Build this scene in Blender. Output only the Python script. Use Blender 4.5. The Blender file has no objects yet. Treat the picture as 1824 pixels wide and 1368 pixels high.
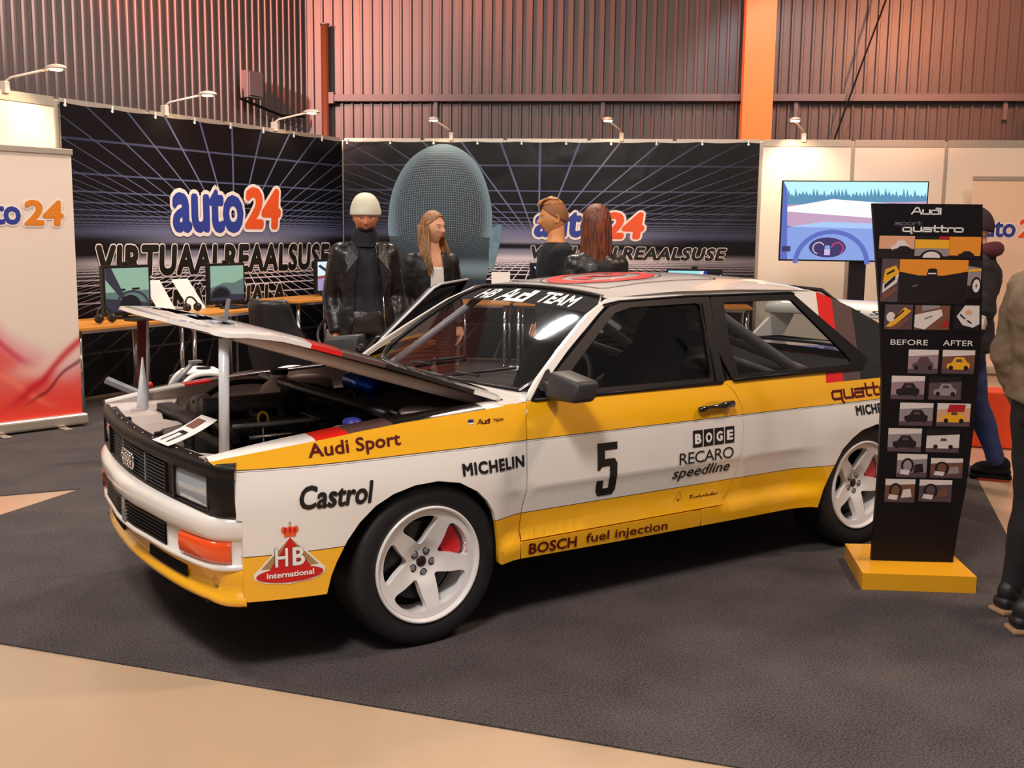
import bpy, bmesh, math, random
from math import sin, cos, pi, radians, sqrt
from mathutils import Vector, Matrix, Euler
from mathutils.geometry import delaunay_2d_cdt
random.seed(7)
scene = bpy.context.scene
col = scene.collection

# ------------------------------------------------------------------ camera
cam_d = bpy.data.cameras.new('camera')
cam = bpy.data.objects.new('camera', cam_d); col.objects.link(cam)
cam_d.sensor_fit = 'HORIZONTAL'; cam_d.sensor_width = 36.0
cam_d.lens = 36.0 * 1902.545 / 1824.0
cam_d.clip_start = 0.05; cam_d.clip_end = 200
cr = Vector((0.83116501, -0.55588991, 0.01229342)); cu = Vector((0.06813406, 0.12376688, 0.98996945)); cf = Vector((0.55183555, 0.82199037, -0.14074573))
cm = Matrix((cr, cu, -cf)).transposed().to_4x4(); cm.translation = Vector((-1.00320761, -4.20146081, 1.54702865))
cam.matrix_world = cm
scene.camera = cam

# ------------------------------------------------------------------ world, exposure, lights
scene.view_settings.view_transform = 'Standard'
scene.view_settings.look = 'None'
scene.view_settings.gamma = 1.0
scene.view_settings.use_curve_mapping = False
scene.view_settings.exposure = 0.0
world = bpy.data.worlds.new('hall_air'); scene.world = world; world.use_nodes = True
world.node_tree.nodes['Background'].inputs[0].default_value = (1.0, 0.86, 0.80, 1)
world.node_tree.nodes['Background'].inputs[1].default_value = 0.19

def area_light(name, loc, target, size, power, colr, sy=None, spread=180):
    d = bpy.data.lights.new(name, 'AREA'); d.energy = power; d.color = colr; d.size = size
    if sy: d.shape = 'RECTANGLE'; d.size_y = sy
    d.spread = radians(spread)
    o = bpy.data.objects.new(name, d); col.objects.link(o); o.location = loc
    o.rotation_euler = (Vector(target) - Vector(loc)).to_track_quat('-Z', 'Y').to_euler()
    return o
def spot_light(name, loc, target, power, colr, angle=60, blend=0.6, radius=0.1):
    d = bpy.data.lights.new(name, 'SPOT'); d.energy = power; d.color = colr
    d.spot_size = radians(angle); d.spot_blend = blend; d.shadow_soft_size = radius
    o = bpy.data.objects.new(name, d); col.objects.link(o); o.location = loc
    o.rotation_euler = (Vector(target) - Vector(loc)).to_track_quat('-Z', 'Y').to_euler()
    return o
area_light('hall_lamp', (-1.6, -3.6, 5.6), (1.2, -0.6, 0.4), 0.9, 245, (1.0, 0.93, 0.90))
area_light('hall_lamp', (5.2, -3.0, 6.2), (3.0, 0.0, 0.4), 0.8, 210, (1.0, 0.72, 0.54))
area_light('hall_lamp', (4.5, 3.6, 6.2), (2.6, 1.6, 0.6), 0.8, 250, (1.0, 0.80, 0.64))
area_light('hall_lamp', (-2.5, 2.0, 6.0), (0.5, 3.0, 0.5), 1.0, 240, (1.0, 0.86, 0.72))
area_light('hall_lamp', (-2.2, -3.4, 4.6), (-0.6, -1.4, 0.0), 1.2, 30, (1.0, 0.94, 0.88))
lamp_ = area_light('strip_lamp', (2.82, 4.72, 5.0), (2.82, 4.72, 0), 1.0, 90, (1.0, 0.97, 0.95), 0.15); lamp_.rotation_euler = (0, 0, radians(4.4)); lamp_.data.shape = 'ELLIPSE'; lamp_.data.size_y = 0.22
spot_light('white_hall_lamp', (-3.02, 3.2, 4.6), (1.0, 7.0, 4.7), 4300, (1.0, 0.68, 0.60), 42, 0.8, 0.15)
spot_light('red_stage_lamp', (0.5, 5.8, 5.3), (3.2, 8.6, 4.8), 1500, (1.0, 0.11, 0.02), 70, 0.9, 0.2)
spot_light('red_stage_lamp', (3.9, 7.9, 5.0), (9.0, 5.0, 4.4), 1500, (1.0, 0.27, 0.17), 80, 0.9, 0.2)
spot_light('amber_stage_lamp', (9.2, 2.2, 4.4), (10.4, 4.6, 3.9), 420, (1.0, 0.36, 0.18), 90, 0.5, 0.1)
spot_light('cool_hall_lamp', (7.6, 3.6, 4.9), (9.2, 5.0, 3.0), 150, (0.85, 0.90, 1.0), 70, 0.5, 0.1)
spot_light('orange_hall_lamp', (7.0, 0.5, 5.5), (8.8, 3.4, 1.6), 260, (1.0, 0.50, 0.25), 80, 0.8, 0.2)

# ------------------------------------------------------------------ shader helpers
class N:
    def __init__(s, nt, sock): s.nt = nt; s.k = sock
    def _m(s, op, *o, clamp=False):
        n = s.nt.nodes.new('ShaderNodeMath'); n.operation = op; n.use_clamp = clamp
        for i, a in enumerate((s,) + o):
            if isinstance(a, N): s.nt.links.new(a.k, n.inputs[i])
            else: n.inputs[i].default_value = float(a)
        return N(s.nt, n.outputs[0])
    def __add__(s, o): return s._m('ADD', o)
    __radd__ = __add__
    def __sub__(s, o): return s._m('SUBTRACT', o)
    def __rsub__(s, o): return (s * -1) + o
    def __mul__(s, o): return s._m('MULTIPLY', o)
    __rmul__ = __mul__
    def __truediv__(s, o): return s._m('DIVIDE', o)
    def __gt__(s, o): return s._m('GREATER_THAN', o)
    def __lt__(s, o): return s._m('LESS_THAN', o)
    def abs(s): return s._m('ABSOLUTE')
    def frac(s): return s._m('FRACT')
    def sqrt(s): return s._m('SQRT')
    def sin(s): return s._m('SINE')
    def pow(s, e): return s._m('POWER', e)
    def min(s, e): return s._m('MINIMUM', e)
    def max(s, e): return s._m('MAXIMUM', e)
    def clamp(s): return s._m('ADD', 0.0, clamp=True)
    def sstep(s, a, b):
        n = s.nt.nodes.new('ShaderNodeMapRange'); n.interpolation_type = 'SMOOTHSTEP'
        s.nt.links.new(s.k, n.inputs[0])
        n.inputs[1].default_value = a; n.inputs[2].default_value = b; n.inputs[3].default_value = 0; n.inputs[4].default_value = 1
        return N(s.nt, n.outputs[0])

def srgb(r, g, b):
    f = lambda c: ((c/255+0.055)/1.055)**2.4 if c > 10.3 else c/255/12.92
    return (f(r), f(g), f(b), 1)

def mat(name, color, rough=0.5, metal=0.0, coat=0.0, spec=0.5, noise=None, bump=None, emit=None, alpha=None, trans=None):
    m = bpy.data.materials.new(name); m.use_nodes = True; nt = m.node_tree
    b = nt.nodes['Principled BSDF']
    c = color if len(color) == 4 else (*color, 1)
    b.inputs['Base Color'].default_value = c
    b.inputs['Roughness'].default_value = rough; b.inputs['Metallic'].default_value = metal
    b.inputs['Coat Weight'].default_value = coat; b.inputs['Coat Roughness'].default_value = 0.04
    b.inputs['Specular IOR Level'].default_value = spec
    if emit: b.inputs['Emission Color'].default_value = c; b.inputs['Emission Strength'].default_value = emit
    if noise:   # (scale, amount)
        tc = nt.nodes.new('ShaderNodeTexCoord'); no = nt.nodes.new('ShaderNodeTexNoise'); no.inputs['Scale'].default_value = noise[0]; no.inputs['Detail'].default_value = 4
        nt.links.new(tc.outputs['Object'], no.inputs['Vector'])
        mx = nt.nodes.new('ShaderNodeMix'); mx.data_type = 'RGBA'
        mx.inputs[6].default_value = tuple(v*(1-noise[1]) for v in c[:3]) + (1,)
        mx.inputs[7].default_value = tuple(min(1, v*(1+noise[1])) for v in c[:3]) + (1,)
        nt.links.new(no.outputs[0], mx.inputs[0]); nt.links.new(mx.outputs[2], b.inputs['Base Color'])
    if bump:    # (scale, strength, distance)
        tc = nt.nodes.new('ShaderNodeTexCoord'); no = nt.nodes.new('ShaderNodeTexNoise'); no.inputs['Scale'].default_value = bump[0]; no.inputs['Detail'].default_value = 3
        nt.links.new(tc.outputs['Object'], no.inputs['Vector'])
        bp = nt.nodes.new('ShaderNodeBump'); bp.inputs['Strength'].default_value = bump[1]; bp.inputs['Distance'].default_value = bump[2]
        nt.links.new(no.outputs[0], bp.inputs['Height']); nt.links.new(bp.outputs[0], b.inputs['Normal'])
    return m

def coords(m):
    nt = m.node_tree; tc = nt.nodes.new('ShaderNodeTexCoord'); sp = nt.nodes.new('ShaderNodeSeparateXYZ')
    nt.links.new(tc.outputs['Object'], sp.inputs[0])
    return [N(nt, sp.outputs[i]) for i in range(3)]
def noise_n(m, scale, detail=3, dist=0.0, out=0):
    nt = m.node_tree; tc = nt.nodes.new('ShaderNodeTexCoord'); no = nt.nodes.new('ShaderNodeTexNoise')
    no.inputs['Scale'].default_value = scale; no.inputs['Detail'].default_value = detail; no.inputs['Distortion'].default_value = dist
    nt.links.new(tc.outputs['Object'], no.inputs['Vector']); return N(nt, no.outputs[out])
def layer(m, base, layers, inp='Base Color'):
    """base colour, then [(mask N, colour)] mixed over it one after another"""
    nt = m.node_tree; prev = None
    for k, c in layers:
        mx = nt.nodes.new('ShaderNodeMix'); mx.data_type = 'RGBA'
        if prev is None: mx.inputs[6].default_value = base
        else: nt.links.new(prev, mx.inputs[6])
        mx.inputs[7].default_value = c
        nt.links.new(k.k, mx.inputs[0]); prev = mx.outputs[2]
    nt.links.new(prev, nt.nodes['Principled BSDF'].inputs[inp])
    return m

WHITE = srgb(236, 232, 226); YEL = srgb(252, 186, 22); RED = srgb(226, 20, 12); BROWN = srgb(92, 66, 62); BLK = srgb(22, 20, 21)
M = {}
def paint(name, c): return mat(name, c, 0.28, 0, 0.9)
M['white'] = paint('white_paint', WHITE); M['yellow'] = paint('yellow_paint', YEL)
M['red'] = paint('red_paint', RED); M['blackpaint'] = paint('black_paint', BLK)
m = paint('side_livery', WHITE); x, y, z = coords(m)
low = 0.448; hi = 0.742
yel = ((z > hi) + (z < low)).clamp()
pin = (((z-hi).abs() < 0.0017) + ((z-low).abs() < 0.0017) + ((z-hi+0.006).abs() < 0.0008)).clamp()
bx = x - (z-0.87)*0.4
belt = (z > 0.843)*(x > 3.0)
layer(m, WHITE, [(yel, YEL), (pin, srgb(70, 55, 40)), (belt*(bx > 3.12), RED), (belt*(bx > 3.245), BROWN), (belt*(bx > 3.375), BLK)])
M['side'] = m
m = paint('top_livery', WHITE); x, y, z = coords(m)
layer(m, WHITE, [(x > 0.462, RED), (x > 0.585, BROWN), (x > 0.765, BLK), (x > 1.17, WHITE)])
M['top'] = m
m = paint('roof_livery', WHITE); x, y, z = coords(m); bx = x - (z-0.87)*0.4
layer(m, WHITE, [(bx > 3.125, RED), (bx > 3.235, BROWN), (bx > 3.38, BLK)])
M['roof'] = m
M['trim'] = mat('black_trim', srgb(17, 14, 15), 0.42, spec=.28, bump=(400, .05, .001))
M['plastic'] = mat('grey_black_plastic', srgb(40, 40, 42), 0.5, bump=(300, .1, .001))
M['rubber'] = mat('tyre_rubber', srgb(24, 23, 26), 0.62, bump=(120, .15, .002))
M['dark'] = mat('dark_interior', srgb(13, 12, 14), 0.8, spec=.2)
M['cloth_black'] = mat('black_seat_cloth', srgb(18, 17, 20), 0.9, bump=(200, .2, .002))
M['chrome'] = mat('chrome', (0.85, 0.85, 0.86), 0.12, 1)
M['steel'] = mat('brushed_steel', srgb(150, 150, 155), 0.3, 1)
M['greypaint'] = mat('grey_paint', srgb(120, 122, 128), 0.4, 0, 0.3)
M['tubewhite'] = mat('painted_tube', srgb(205, 208, 214), 0.3, 0, 0.4)
M['wheel'] = mat('white_wheel_paint', srgb(235, 232, 230), 0.3, 0, 0.6)
M['caliper'] = mat('red_caliper', srgb(215, 20, 25), 0.35, 0, 0.5)
M['disc'] = mat('brake_disc_iron', srgb(60, 58, 60), 0.35, 0.8)
M['orange_lens'] = mat('orange_lens', srgb(240, 80, 10), 0.12, 0, 1, bump=(60, .3, .003))
M['lens'] = mat('headlamp_glass', srgb(190, 205, 218), 0.08, 0.35, 1, bump=(45, .35, .004))
M['inkblack'] = mat('black_vinyl', srgb(24, 20, 20), 0.4)
M['inkmaroon'] = mat('dark_maroon_vinyl', srgb(92, 14, 16), 0.4)
M['inkred'] = mat('red_vinyl', srgb(205, 16, 20), 0.4)
M['inkwhite'] = mat('white_vinyl', srgb(240, 238, 232), 0.45)
M['inkgold'] = mat('gold_vinyl', srgb(170, 135, 85), 0.45)
M['inkorange'] = mat('orange_vinyl', srgb(232, 92, 40), 0.45)
M['inkyellow'] = mat('yellow_line_vinyl', srgb(200, 150, 20), 0.45)
M['blue'] = mat('blue_plastic', srgb(50, 55, 150), 0.4)
M['blueanod'] = mat('blue_anodised', srgb(30, 90, 220), 0.25, 0.7)
M['pinkwhite'] = mat('bay_paint', srgb(196, 182, 174), 0.45, 0, 0.2, noise=(9, .12))
M['baydark'] = mat('oily_black', srgb(20, 21, 24), 0.42, 0.1, noise=(25, .5), bump=(50, .3, .01))
M['alu'] = mat('cast_aluminium', srgb(120, 122, 124), 0.4, 0.8, noise=(20, .3))
M['yellowring'] = mat('yellow_plastic', srgb(215, 165, 30), 0.4)
M['paper'] = mat('paper', srgb(240, 240, 238), 0.8)
M['translucent'] = mat('milky_plastic', srgb(205, 190, 182), 0.45)

def glass(name, tint, ior_mix=0.08, rough=0.0):
    m = bpy.data.materials.new(name); m.use_nodes = True; nt = m.node_tree; nt.nodes.clear()
    o = nt.nodes.new('ShaderNodeOutputMaterial'); t = nt.nodes.new('ShaderNodeBsdfTransparent'); t.inputs[0].default_value = tint
    g = nt.nodes.new('ShaderNodeBsdfGlossy'); g.inputs['Roughness'].default_value = rough
    f = nt.nodes.new('ShaderNodeFresnel'); f.inputs[0].default_value = 1.5
    mx = nt.nodes.new('ShaderNodeMixShader'); nt.links.new(f.outputs[0], mx.inputs[0]); nt.links.new(t.outputs[0], mx.inputs[1]); nt.links.new(g.outputs[0], mx.inputs[2])
    nt.links.new(mx.outputs[0], o.inputs[0]); return m
M['glass'] = glass('window_glass', (0.72, 0.74, 0.74, 1), rough=0.05)

# ------------------------------------------------------------------ mesh helpers
def link(name, me, material=None, parent=None, smooth=False, mats=None):
    o = bpy.data.objects.new(name, me); col.objects.link(o)
    if mats:
        for mm in mats: me.materials.append(mm)
    elif material: me.materials.append(material)
    if smooth:
        for p in me.polygons: p.use_smooth = True
    if parent:
        o.parent = parent
    return o
def mesh(vs, fs, mi=None):
    me = bpy.data.meshes.new('m'); me.from_pydata([tuple(v) for v in vs], [], fs)
    if mi:
        for p, i in zip(me.polygons, mi): p.material_index = i
    me.update(); return me
def obj(name, vf, material, parent=None, smooth=False):
    me = mesh(vf[0], vf[1]); 
    return link(name, me, material, parent, smooth)
def tag(o, label=None, cat=None, group=None, kind=None):
    if label: o['label'] = label
    if cat: o['category'] = cat
    if group: o['group'] = group
    if kind: o['kind'] = kind
    return o
def thing(name, label, cat, loc=(0, 0, 0), rz=0, group=None):
    o = bpy.data.objects.new(name, None); col.objects.link(o); o.empty_display_size = .1
    o.location = loc; o.rotation_euler = (0, 0, rz)
    return tag(o, label, cat, group)
def join(*vfs):
    V, F = [], []
    for v, f in vfs:
        n = len(V); V += [tuple(a) for a in v]; F += [tuple(i+n for i in q) for q in f]
    return V, F
def xf(vf, mtx): return [tuple(mtx @ Vector(v)) for v in vf[0]], vf[1]
def mv(vf, x=0, y=0, z=0, rx=0, ry=0, rz=0, s=1):
    return xf(vf, Matrix.Translation((x, y, z)) @ Euler((rx, ry, rz)).to_matrix().to_4x4() @ Matrix.Scale(s, 4))
def box(x0, x1, y0, y1, z0, z1, b=0.0, seg=2):
    if b <= 0:
        v = [(x0,y0,z0),(x1,y0,z0),(x1,y1,z0),(x0,y1,z0),(x0,y0,z1),(x1,y0,z1),(x1,y1,z1),(x0,y1,z1)]
        return v, [(0,3,2,1),(4,5,6,7),(0,1,5,4),(1,2,6,5),(2,3,7,6),(3,0,4,7)]
    bm = bmesh.new(); bmesh.ops.create_cube(bm, size=1)
    for v in bm.verts: v.co = Vector(((x0+x1)/2+v.co.x*(x1-x0), (y0+y1)/2+v.co.y*(y1-y0), (z0+z1)/2+v.co.z*(z1-z0)))
    bmesh.ops.bevel(bm, geom=bm.edges[:], offset=b, segments=seg, affect='EDGES', profile=0.5)
    return from_bm(bm)
def from_bm(bm):
    bm.verts.index_update()
    r = ([tuple(v.co) for v in bm.verts], [tuple(v.index for v in f.verts) for f in bm.faces]); bm.free(); return r
def tube(path, r, n=10, closed=False, caps=True):
    P = [Vector(p) for p in path]; R = r if isinstance(r, (list, tuple)) else [r]*len(P)
    V, F = [], []; up = None; m = len(P)
    for i, p in enumerate(P):
        if closed: t = P[(i+1) % m]-P[i-1]
        else: t = (P[min(i+1, m-1)]-P[max(i-1, 0)])
        t.normalize()
        if up is None: up = t.orthogonal().normalized()
        up = (up - t*up.dot(t)); up = up.normalized() if up.length > 1e-6 else t.orthogonal().normalized()
        s = t.cross(up)
        for k in range(n):
            a = 2*pi*k/n; V.append(tuple(p+(up*cos(a)+s*sin(a))*R[i]))
    for i in range(m if closed else m-1):
        j = (i+1) % m
        for k in range(n): F.append((i*n+k, i*n+(k+1) % n, j*n+(k+1) % n, j*n+k))
    if caps and not closed: F.append(tuple(range(n))[::-1]); F.append(tuple((m-1)*n+k for k in range(n)))
    return V, F
def lathe(prof, n=48, axis='y'):
    """prof: (radius, along)"""
    V, F = [], []
    for r, a in prof:
        for k in range(n):
            t = 2*pi*k/n; c, s = r*cos(t), r*sin(t)
            V.append((c, a, s) if axis == 'y' else ((c, s, a) if axis == 'z' else (a, c, s)))
    for i in range(len(prof)-1):
        for k in range(n): F.append((i*n+k, i*n+(k+1) % n, (i+1)*n+(k+1) % n, (i+1)*n+k))
    return V, F
def cyl(r, h, n=24, axis='z'):
    return lathe([(0.0001, 0), (r, 0), (r, h), (0.0001, h)], n, axis)
def ball(rx, ry, rz, n=16, m=10):
    V, F = [], []
    for i in range(m+1):
        t = pi*i/m
        for k in range(n): V.append((rx*sin(t)*cos(2*pi*k/n), ry*sin(t)*sin(2*pi*k/n), rz*cos(t)))
    for i in range(m):
        for k in range(n): F.append((i*n+k, (i+1)*n+k, (i+1)*n+(k+1) % n, i*n+(k+1) % n))
    return V, F
def smooth_closed(pts, per=6):
    out = []; n = len(pts)
    for i in range(n):
        p0, p1, p2, p3 = [Vector(pts[(i+k-1) % n]) for k in range(4)]
        for j in range(per):
            t = j/per; out.append(tuple(0.5*((2*p1)+(p2-p0)*t+(2*p0-5*p1+4*p2-p3)*t*t+(3*p1-p0-3*p2+p3)*t**3)))
    return out
def smooth_open(pts, per=6):
    P = [Vector(p) for p in pts]; P = [2*P[0]-P[1]]+P+[2*P[-1]-P[-2]]; out = []
    for i in range(1, len(P)-2):
        p0, p1, p2, p3 = P[i-1:i+3]
        for j in range(per):
            t = j/per; out.append(tuple(0.5*((2*p1)+(p2-p0)*t+(2*p0-5*p1+4*p2-p3)*t*t+(3*p1-p0-3*p2+p3)*t**3)))
    out.append(tuple(P[-2])); return out
def inpoly(x, y, poly):
    c = False; j = len(poly)-1
    for i in range(len(poly)):
        xi, yi = poly[i]; xj, yj = poly[j]
        if (yi > y) != (yj > y) and x < (xj-xi)*(y-yi)/(yj-yi)+xi: c = not c
        j = i
    return c
def resample(poly, step, closed=True):
    out = []
    n = len(poly)
    for i in range(n if closed else n-1):
        a, b = Vector(poly[i]), Vector(poly[(i+1) % n]); k = max(1, int(math.ceil((b-a).length/step)))
        for j in range(k): out.append(tuple(a.lerp(b, j/k)))
    if not closed: out.append(tuple(poly[-1]))
    return out
def lerp1(tab, v):
    if v <= tab[0][0]: return tab[0][1]
    for (a, b), (c, d) in zip(tab, tab[1:]):
        if v <= c: return b+(d-b)*(v-a)/(c-a)
    return tab[-1][1]
def sst(a, b, v):
    t = max(0, min(1, (v-a)/(b-a))); return t*t*(3-2*t)
def cdt(outer, holes=(), step=0.05, rows=None):
    """fill a 2D outline (with holes) with triangles that carry interior points"""
    loops = [resample(outer, step)]+[resample(h, step) for h in holes]
    pts, edges = [], []
    for L in loops:
        n0 = len(pts); pts += [Vector(p) for p in L]
        edges += [(n0+i, n0+(i+1) % len(L)) for i in range(len(L))]
    xs = [p[0] for p in loops[0]]; ys = [p[1] for p in loops[0]]
    ylist = rows if rows else [min(ys)+step*(i+.5) for i in range(int((max(ys)-min(ys))/step)+1)]
    bnd = [p.copy() for p in pts]
    x = min(xs)+step/2
    while x < max(xs):
        for yy in ylist:
            if inpoly(x, yy, loops[0]) and not any(inpoly(x, yy, h) for h in loops[1:]):
                q = Vector((x, yy))
                if all((q-b).length_squared > (step*0.3)**2 for b in bnd if abs(b.x-x) < step): pts.append(q)
        x += step
    v, e, f, *_ = delaunay_2d_cdt(pts, edges, [], 0, 1e-6)
    F = []
    for t in f:
        cx = sum(v[i].x for i in t)/len(t); cy = sum(v[i].y for i in t)/len(t)
        if inpoly(cx, cy, loops[0]) and not any(inpoly(cx, cy, h) for h in loops[1:]): F.append(tuple(t))
    return [tuple(a) for a in v], F
def panel(outer, fmap, holes=(), step=0.05, rows=None, thick=0.0, tvec=None, flip=False, back=False):
    v2, F = cdt(outer, holes, step, rows)
    V = [Vector(fmap(*p)) for p in v2]
    if flip: F = [f[::-1] for f in F]
    if thick:
        cnt = {}
        for f in F:
            for i in range(len(f)):
                e = (f[i], f[(i+1) % len(f)]); cnt[e] = 1
        bd = [e for e in cnt if (e[1], e[0]) not in cnt]
        tv = Vector(tvec)*thick; nF = len(F)
        if back:
            n = len(V); V += [a+tv for a in V]; F += [tuple(i+n for i in f)[::-1] for f in F[:nF]]
        mp = {}
        for a, b in bd:
            for i in (a, b):
                if i not in mp: mp[i] = (len(V), len(V)+1); V += [V[i].copy(), V[i]+tv]
            F.append((mp[b][0], mp[a][0], mp[a][1], mp[b][1]))
    return [tuple(a) for a in V], F
def flat(poly): # simple 2D ngon list -> (verts2d, faces)
    v, F = cdt(poly, (), 1e9) if len(poly) > 4 else (poly, [tuple(range(len(poly)))])
    return v, F

# ------------------------------------------------------------------ lettering
def glyphs(s, spacing=1.0):
    c = bpy.data.curves.new('t', 'FONT'); c.body = s; c.size = 1; c.space_character = spacing; c.resolution_u = 3
    o = bpy.data.objects.new('t', c); me = bpy.data.meshes.new_from_object(o)
    r = [(v.co.x, v.co.y) for v in me.vertices], [tuple(q.vertices) for q in me.polygons]
    bpy.data.objects.remove(o); bpy.data.meshes.remove(me); bpy.data.curves.remove(c); return r
def dilate(vf, r, n=8):
    V, F = [(q[0], q[1], 0.0) for q in vf[0]], list(vf[1]); m_ = len(V)
    if r <= 0: return V, F
    for k in range(n):
        a = 2*pi*k/n+.2; b = len(V); V += [(q[0]+r*cos(a), q[1]+r*sin(a), -0.00009*(k+1)) for q in vf[0]]; F += [tuple(i+b for i in f) for f in vf[1]]
    return V, F
def text2d(s, w=None, h=None, bold=0.0, shear=0.0, spacing=1.0):
    """built-in font as a 2D mesh fitted to a box w x h with its lower left at 0,0"""
    V, F = dilate(glyphs(s, spacing+bold*.6), bold)
    V = [(a+shear*b, b, c) for a, b, c in V]
    x0 = min(v[0] for v in V); x1 = max(v[0] for v in V); y0 = min(v[1] for v in V); y1 = max(v[1] for v in V)
    sx = w/(x1-x0) if w else None; sy = h/(y1-y0) if h else None
    sx = sx or sy; sy = sy or sx
    return [((v[0]-x0)*sx, (v[1]-y0)*sy, v[2]) for v in V], F
def strokes2d(lines, t, h=1, w=1):
    """polylines given in unit cells -> ribbon mesh of half width t"""
    V, F = [], []
    for L in lines:
        P = [Vector((a*w, b*h)) for a, b in L]
        for i in range(len(P)-1):
            d = (P[i+1]-P[i]).normalized(); n = Vector((-d.y, d.x))*t; e = d*t
            a, b = P[i]-e*.999, P[i+1]+e*.999; k = len(V)
            V += [tuple(a-n), tuple(b-n), tuple(b+n), tuple(a+n)]; F.append((k, k+1, k+2, k+3))
    return V, F
GLY = { # squared wordmark letters, cell 1 x 1, (polylines, advance)
 'A': ([[(0,0),(.55,1),(.85,1),(1.25,0)],[(.3,.34),(1.1,.34)]], 1.45),
 'u': ([[(0,.66),(0,.12),(.12,0),(.9,0),(.9,.66)]], 1.12),
 'd': ([[(.95,.62),(.12,.62),(0,.5),(0,.12),(.12,0),(.95,0),(.95,.95),(.6,.95)]], 1.2),
 'i': ([[(0,.66),(0,0)],[(0,.9),(0,.92)]], .35),
 'q': ([[(.95,.0),(.15,0),(0,.12),(0,.5),(.12,.62),(.95,.62),(.95,-.2),(1.05,-.32)]], 1.25),
 'a': ([[(.1,.62),(.95,.62),(.95,0),(.12,0),(0,.1),(0,.24),(.12,.34),(.95,.34)]], 1.2),
 't': ([[(.15,.95),(.15,.12),(.27,0),(.6,0)],[(-.05,.62),(.6,.62)]], .85),
 'r': ([[(0,0),(0,.5),(.12,.62),(.6,.62)]], .8),
 'o': ([[(.12,0),(.85,0),(.95,.12),(.95,.5),(.85,.62),(.12,.62),(0,.5),(0,.12),(.12,0)]], 1.2),
 's': ([[(.9,.62),(.1,.62),(0,.5),(.1,.34),(.85,.34),(.95,.2),(.85,0),(0,0)]], 1.2),
 'p': ([[(0,-.3),(0,.62),(.85,.62),(.95,.5),(.95,.12),(.85,0),(0,0)]], 1.2),
 ' ': ([], .7)}
def word2d(s, w, h, t=0.1, shear=0.0):
    lines, x = [], 0
    for ch in s:
        g, adv = GLY[ch]; lines += [[(a+x, b) for a, b in L] for L in g]; x += adv
    V, F = strokes2d(lines, t)
    V = [(a+shear*b, b) for a, b in V]
    x0 = min(v[0] for v in V); x1 = max(v[0] for v in V); y1 = max(v[1] for v in V)
    return [((a-x0)*w/(x1-x0), b*h/y1) for a, b in V], F
def cutmesh(vf, step, zs=()):
    vf = ([(q[0], q[1], q[2] if len(q) > 2 else 0.0) for q in vf[0]], vf[1])
    me = bmesh.new(); vs = [me.verts.new((a, d, b)) for a, b, d in vf[0]]
    for f in vf[1]:
        try: me.faces.new([vs[i] for i in f])
        except ValueError: pass
    xs = [q[0] for q in vf[0]]; ys = [q[1] for q in vf[0]]
    k = math.floor(min(xs)/step)+1
    while k*step < max(xs):
        bmesh.ops.bisect_plane(me, geom=me.verts[:]+me.edges[:]+me.faces[:], plane_co=(k*step, 0, 0), plane_no=(1, 0, 0)); k += 1
    k = math.floor(min(ys)/step)+1; zz = list(zs)
    while k*step < max(ys): zz.append(k*step); k += 1
    for q in zz:
        if min(ys) < q < max(ys): bmesh.ops.bisect_plane(me, geom=me.verts[:]+me.edges[:]+me.faces[:], plane_co=(0, 0, q), plane_no=(0, 0, 1))
    me.verts.index_update()
    r = ([(v.co.x, v.co.z, v.co.y) for v in me.verts], [tuple(v.index for v in f.verts) for f in me.faces]); me.free(); return r
def decal(name, vf, fmap, material, parent, at=(0, 0), step=None, zs=()):
    V = [(q[0]+at[0], q[1]+at[1], q[2] if len(q) > 2 else 0.0) for q in vf[0]]; q = (V, vf[1])
    if step: q = cutmesh(q, step, zs)
    return link(name, mesh([fmap(*p) for p in q[0]], q[1]), material, parent)
def picture(name, layers, fmap, parent, mats, dz=0.0004):
    """flat printed or shown image: layered coloured polygons; layers = [(mat index, polygon)]; fmap(s, t, d)"""
    V, F, I = [], [], []
    for n, (mi, poly) in enumerate(layers):
        v, f = flat(poly); k = len(V)
        V += [fmap(a, b, n*dz) for a, b in v]; F += [tuple(i+k for i in q) for q in f]; I += [mi]*len(f)
    me = mesh(V, F, I); return link(name, me, None, parent, mats=mats)
# =================================================================== setting
TH_L = math.atan2(0.49991818, 0.86607264); TH_R = math.atan2(-0.6412814, 0.76730578)
CN = Vector((4.6245, 7.9587, 0)); dL = Vector((cos(TH_L), sin(TH_L), 0)); dR = Vector((cos(TH_R), sin(TH_R), 0))
nL = Vector((-dL.y, dL.x, 0)); nR = Vector((-dR.y, dR.x, 0))     # away from the camera
def PL(s, n, z): return CN + dL*s - nL*n + Vector((0, 0, z))      # n metres into the room
def PR(s, n, z): return CN + dR*s - nR*n + Vector((0, 0, z))

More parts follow.
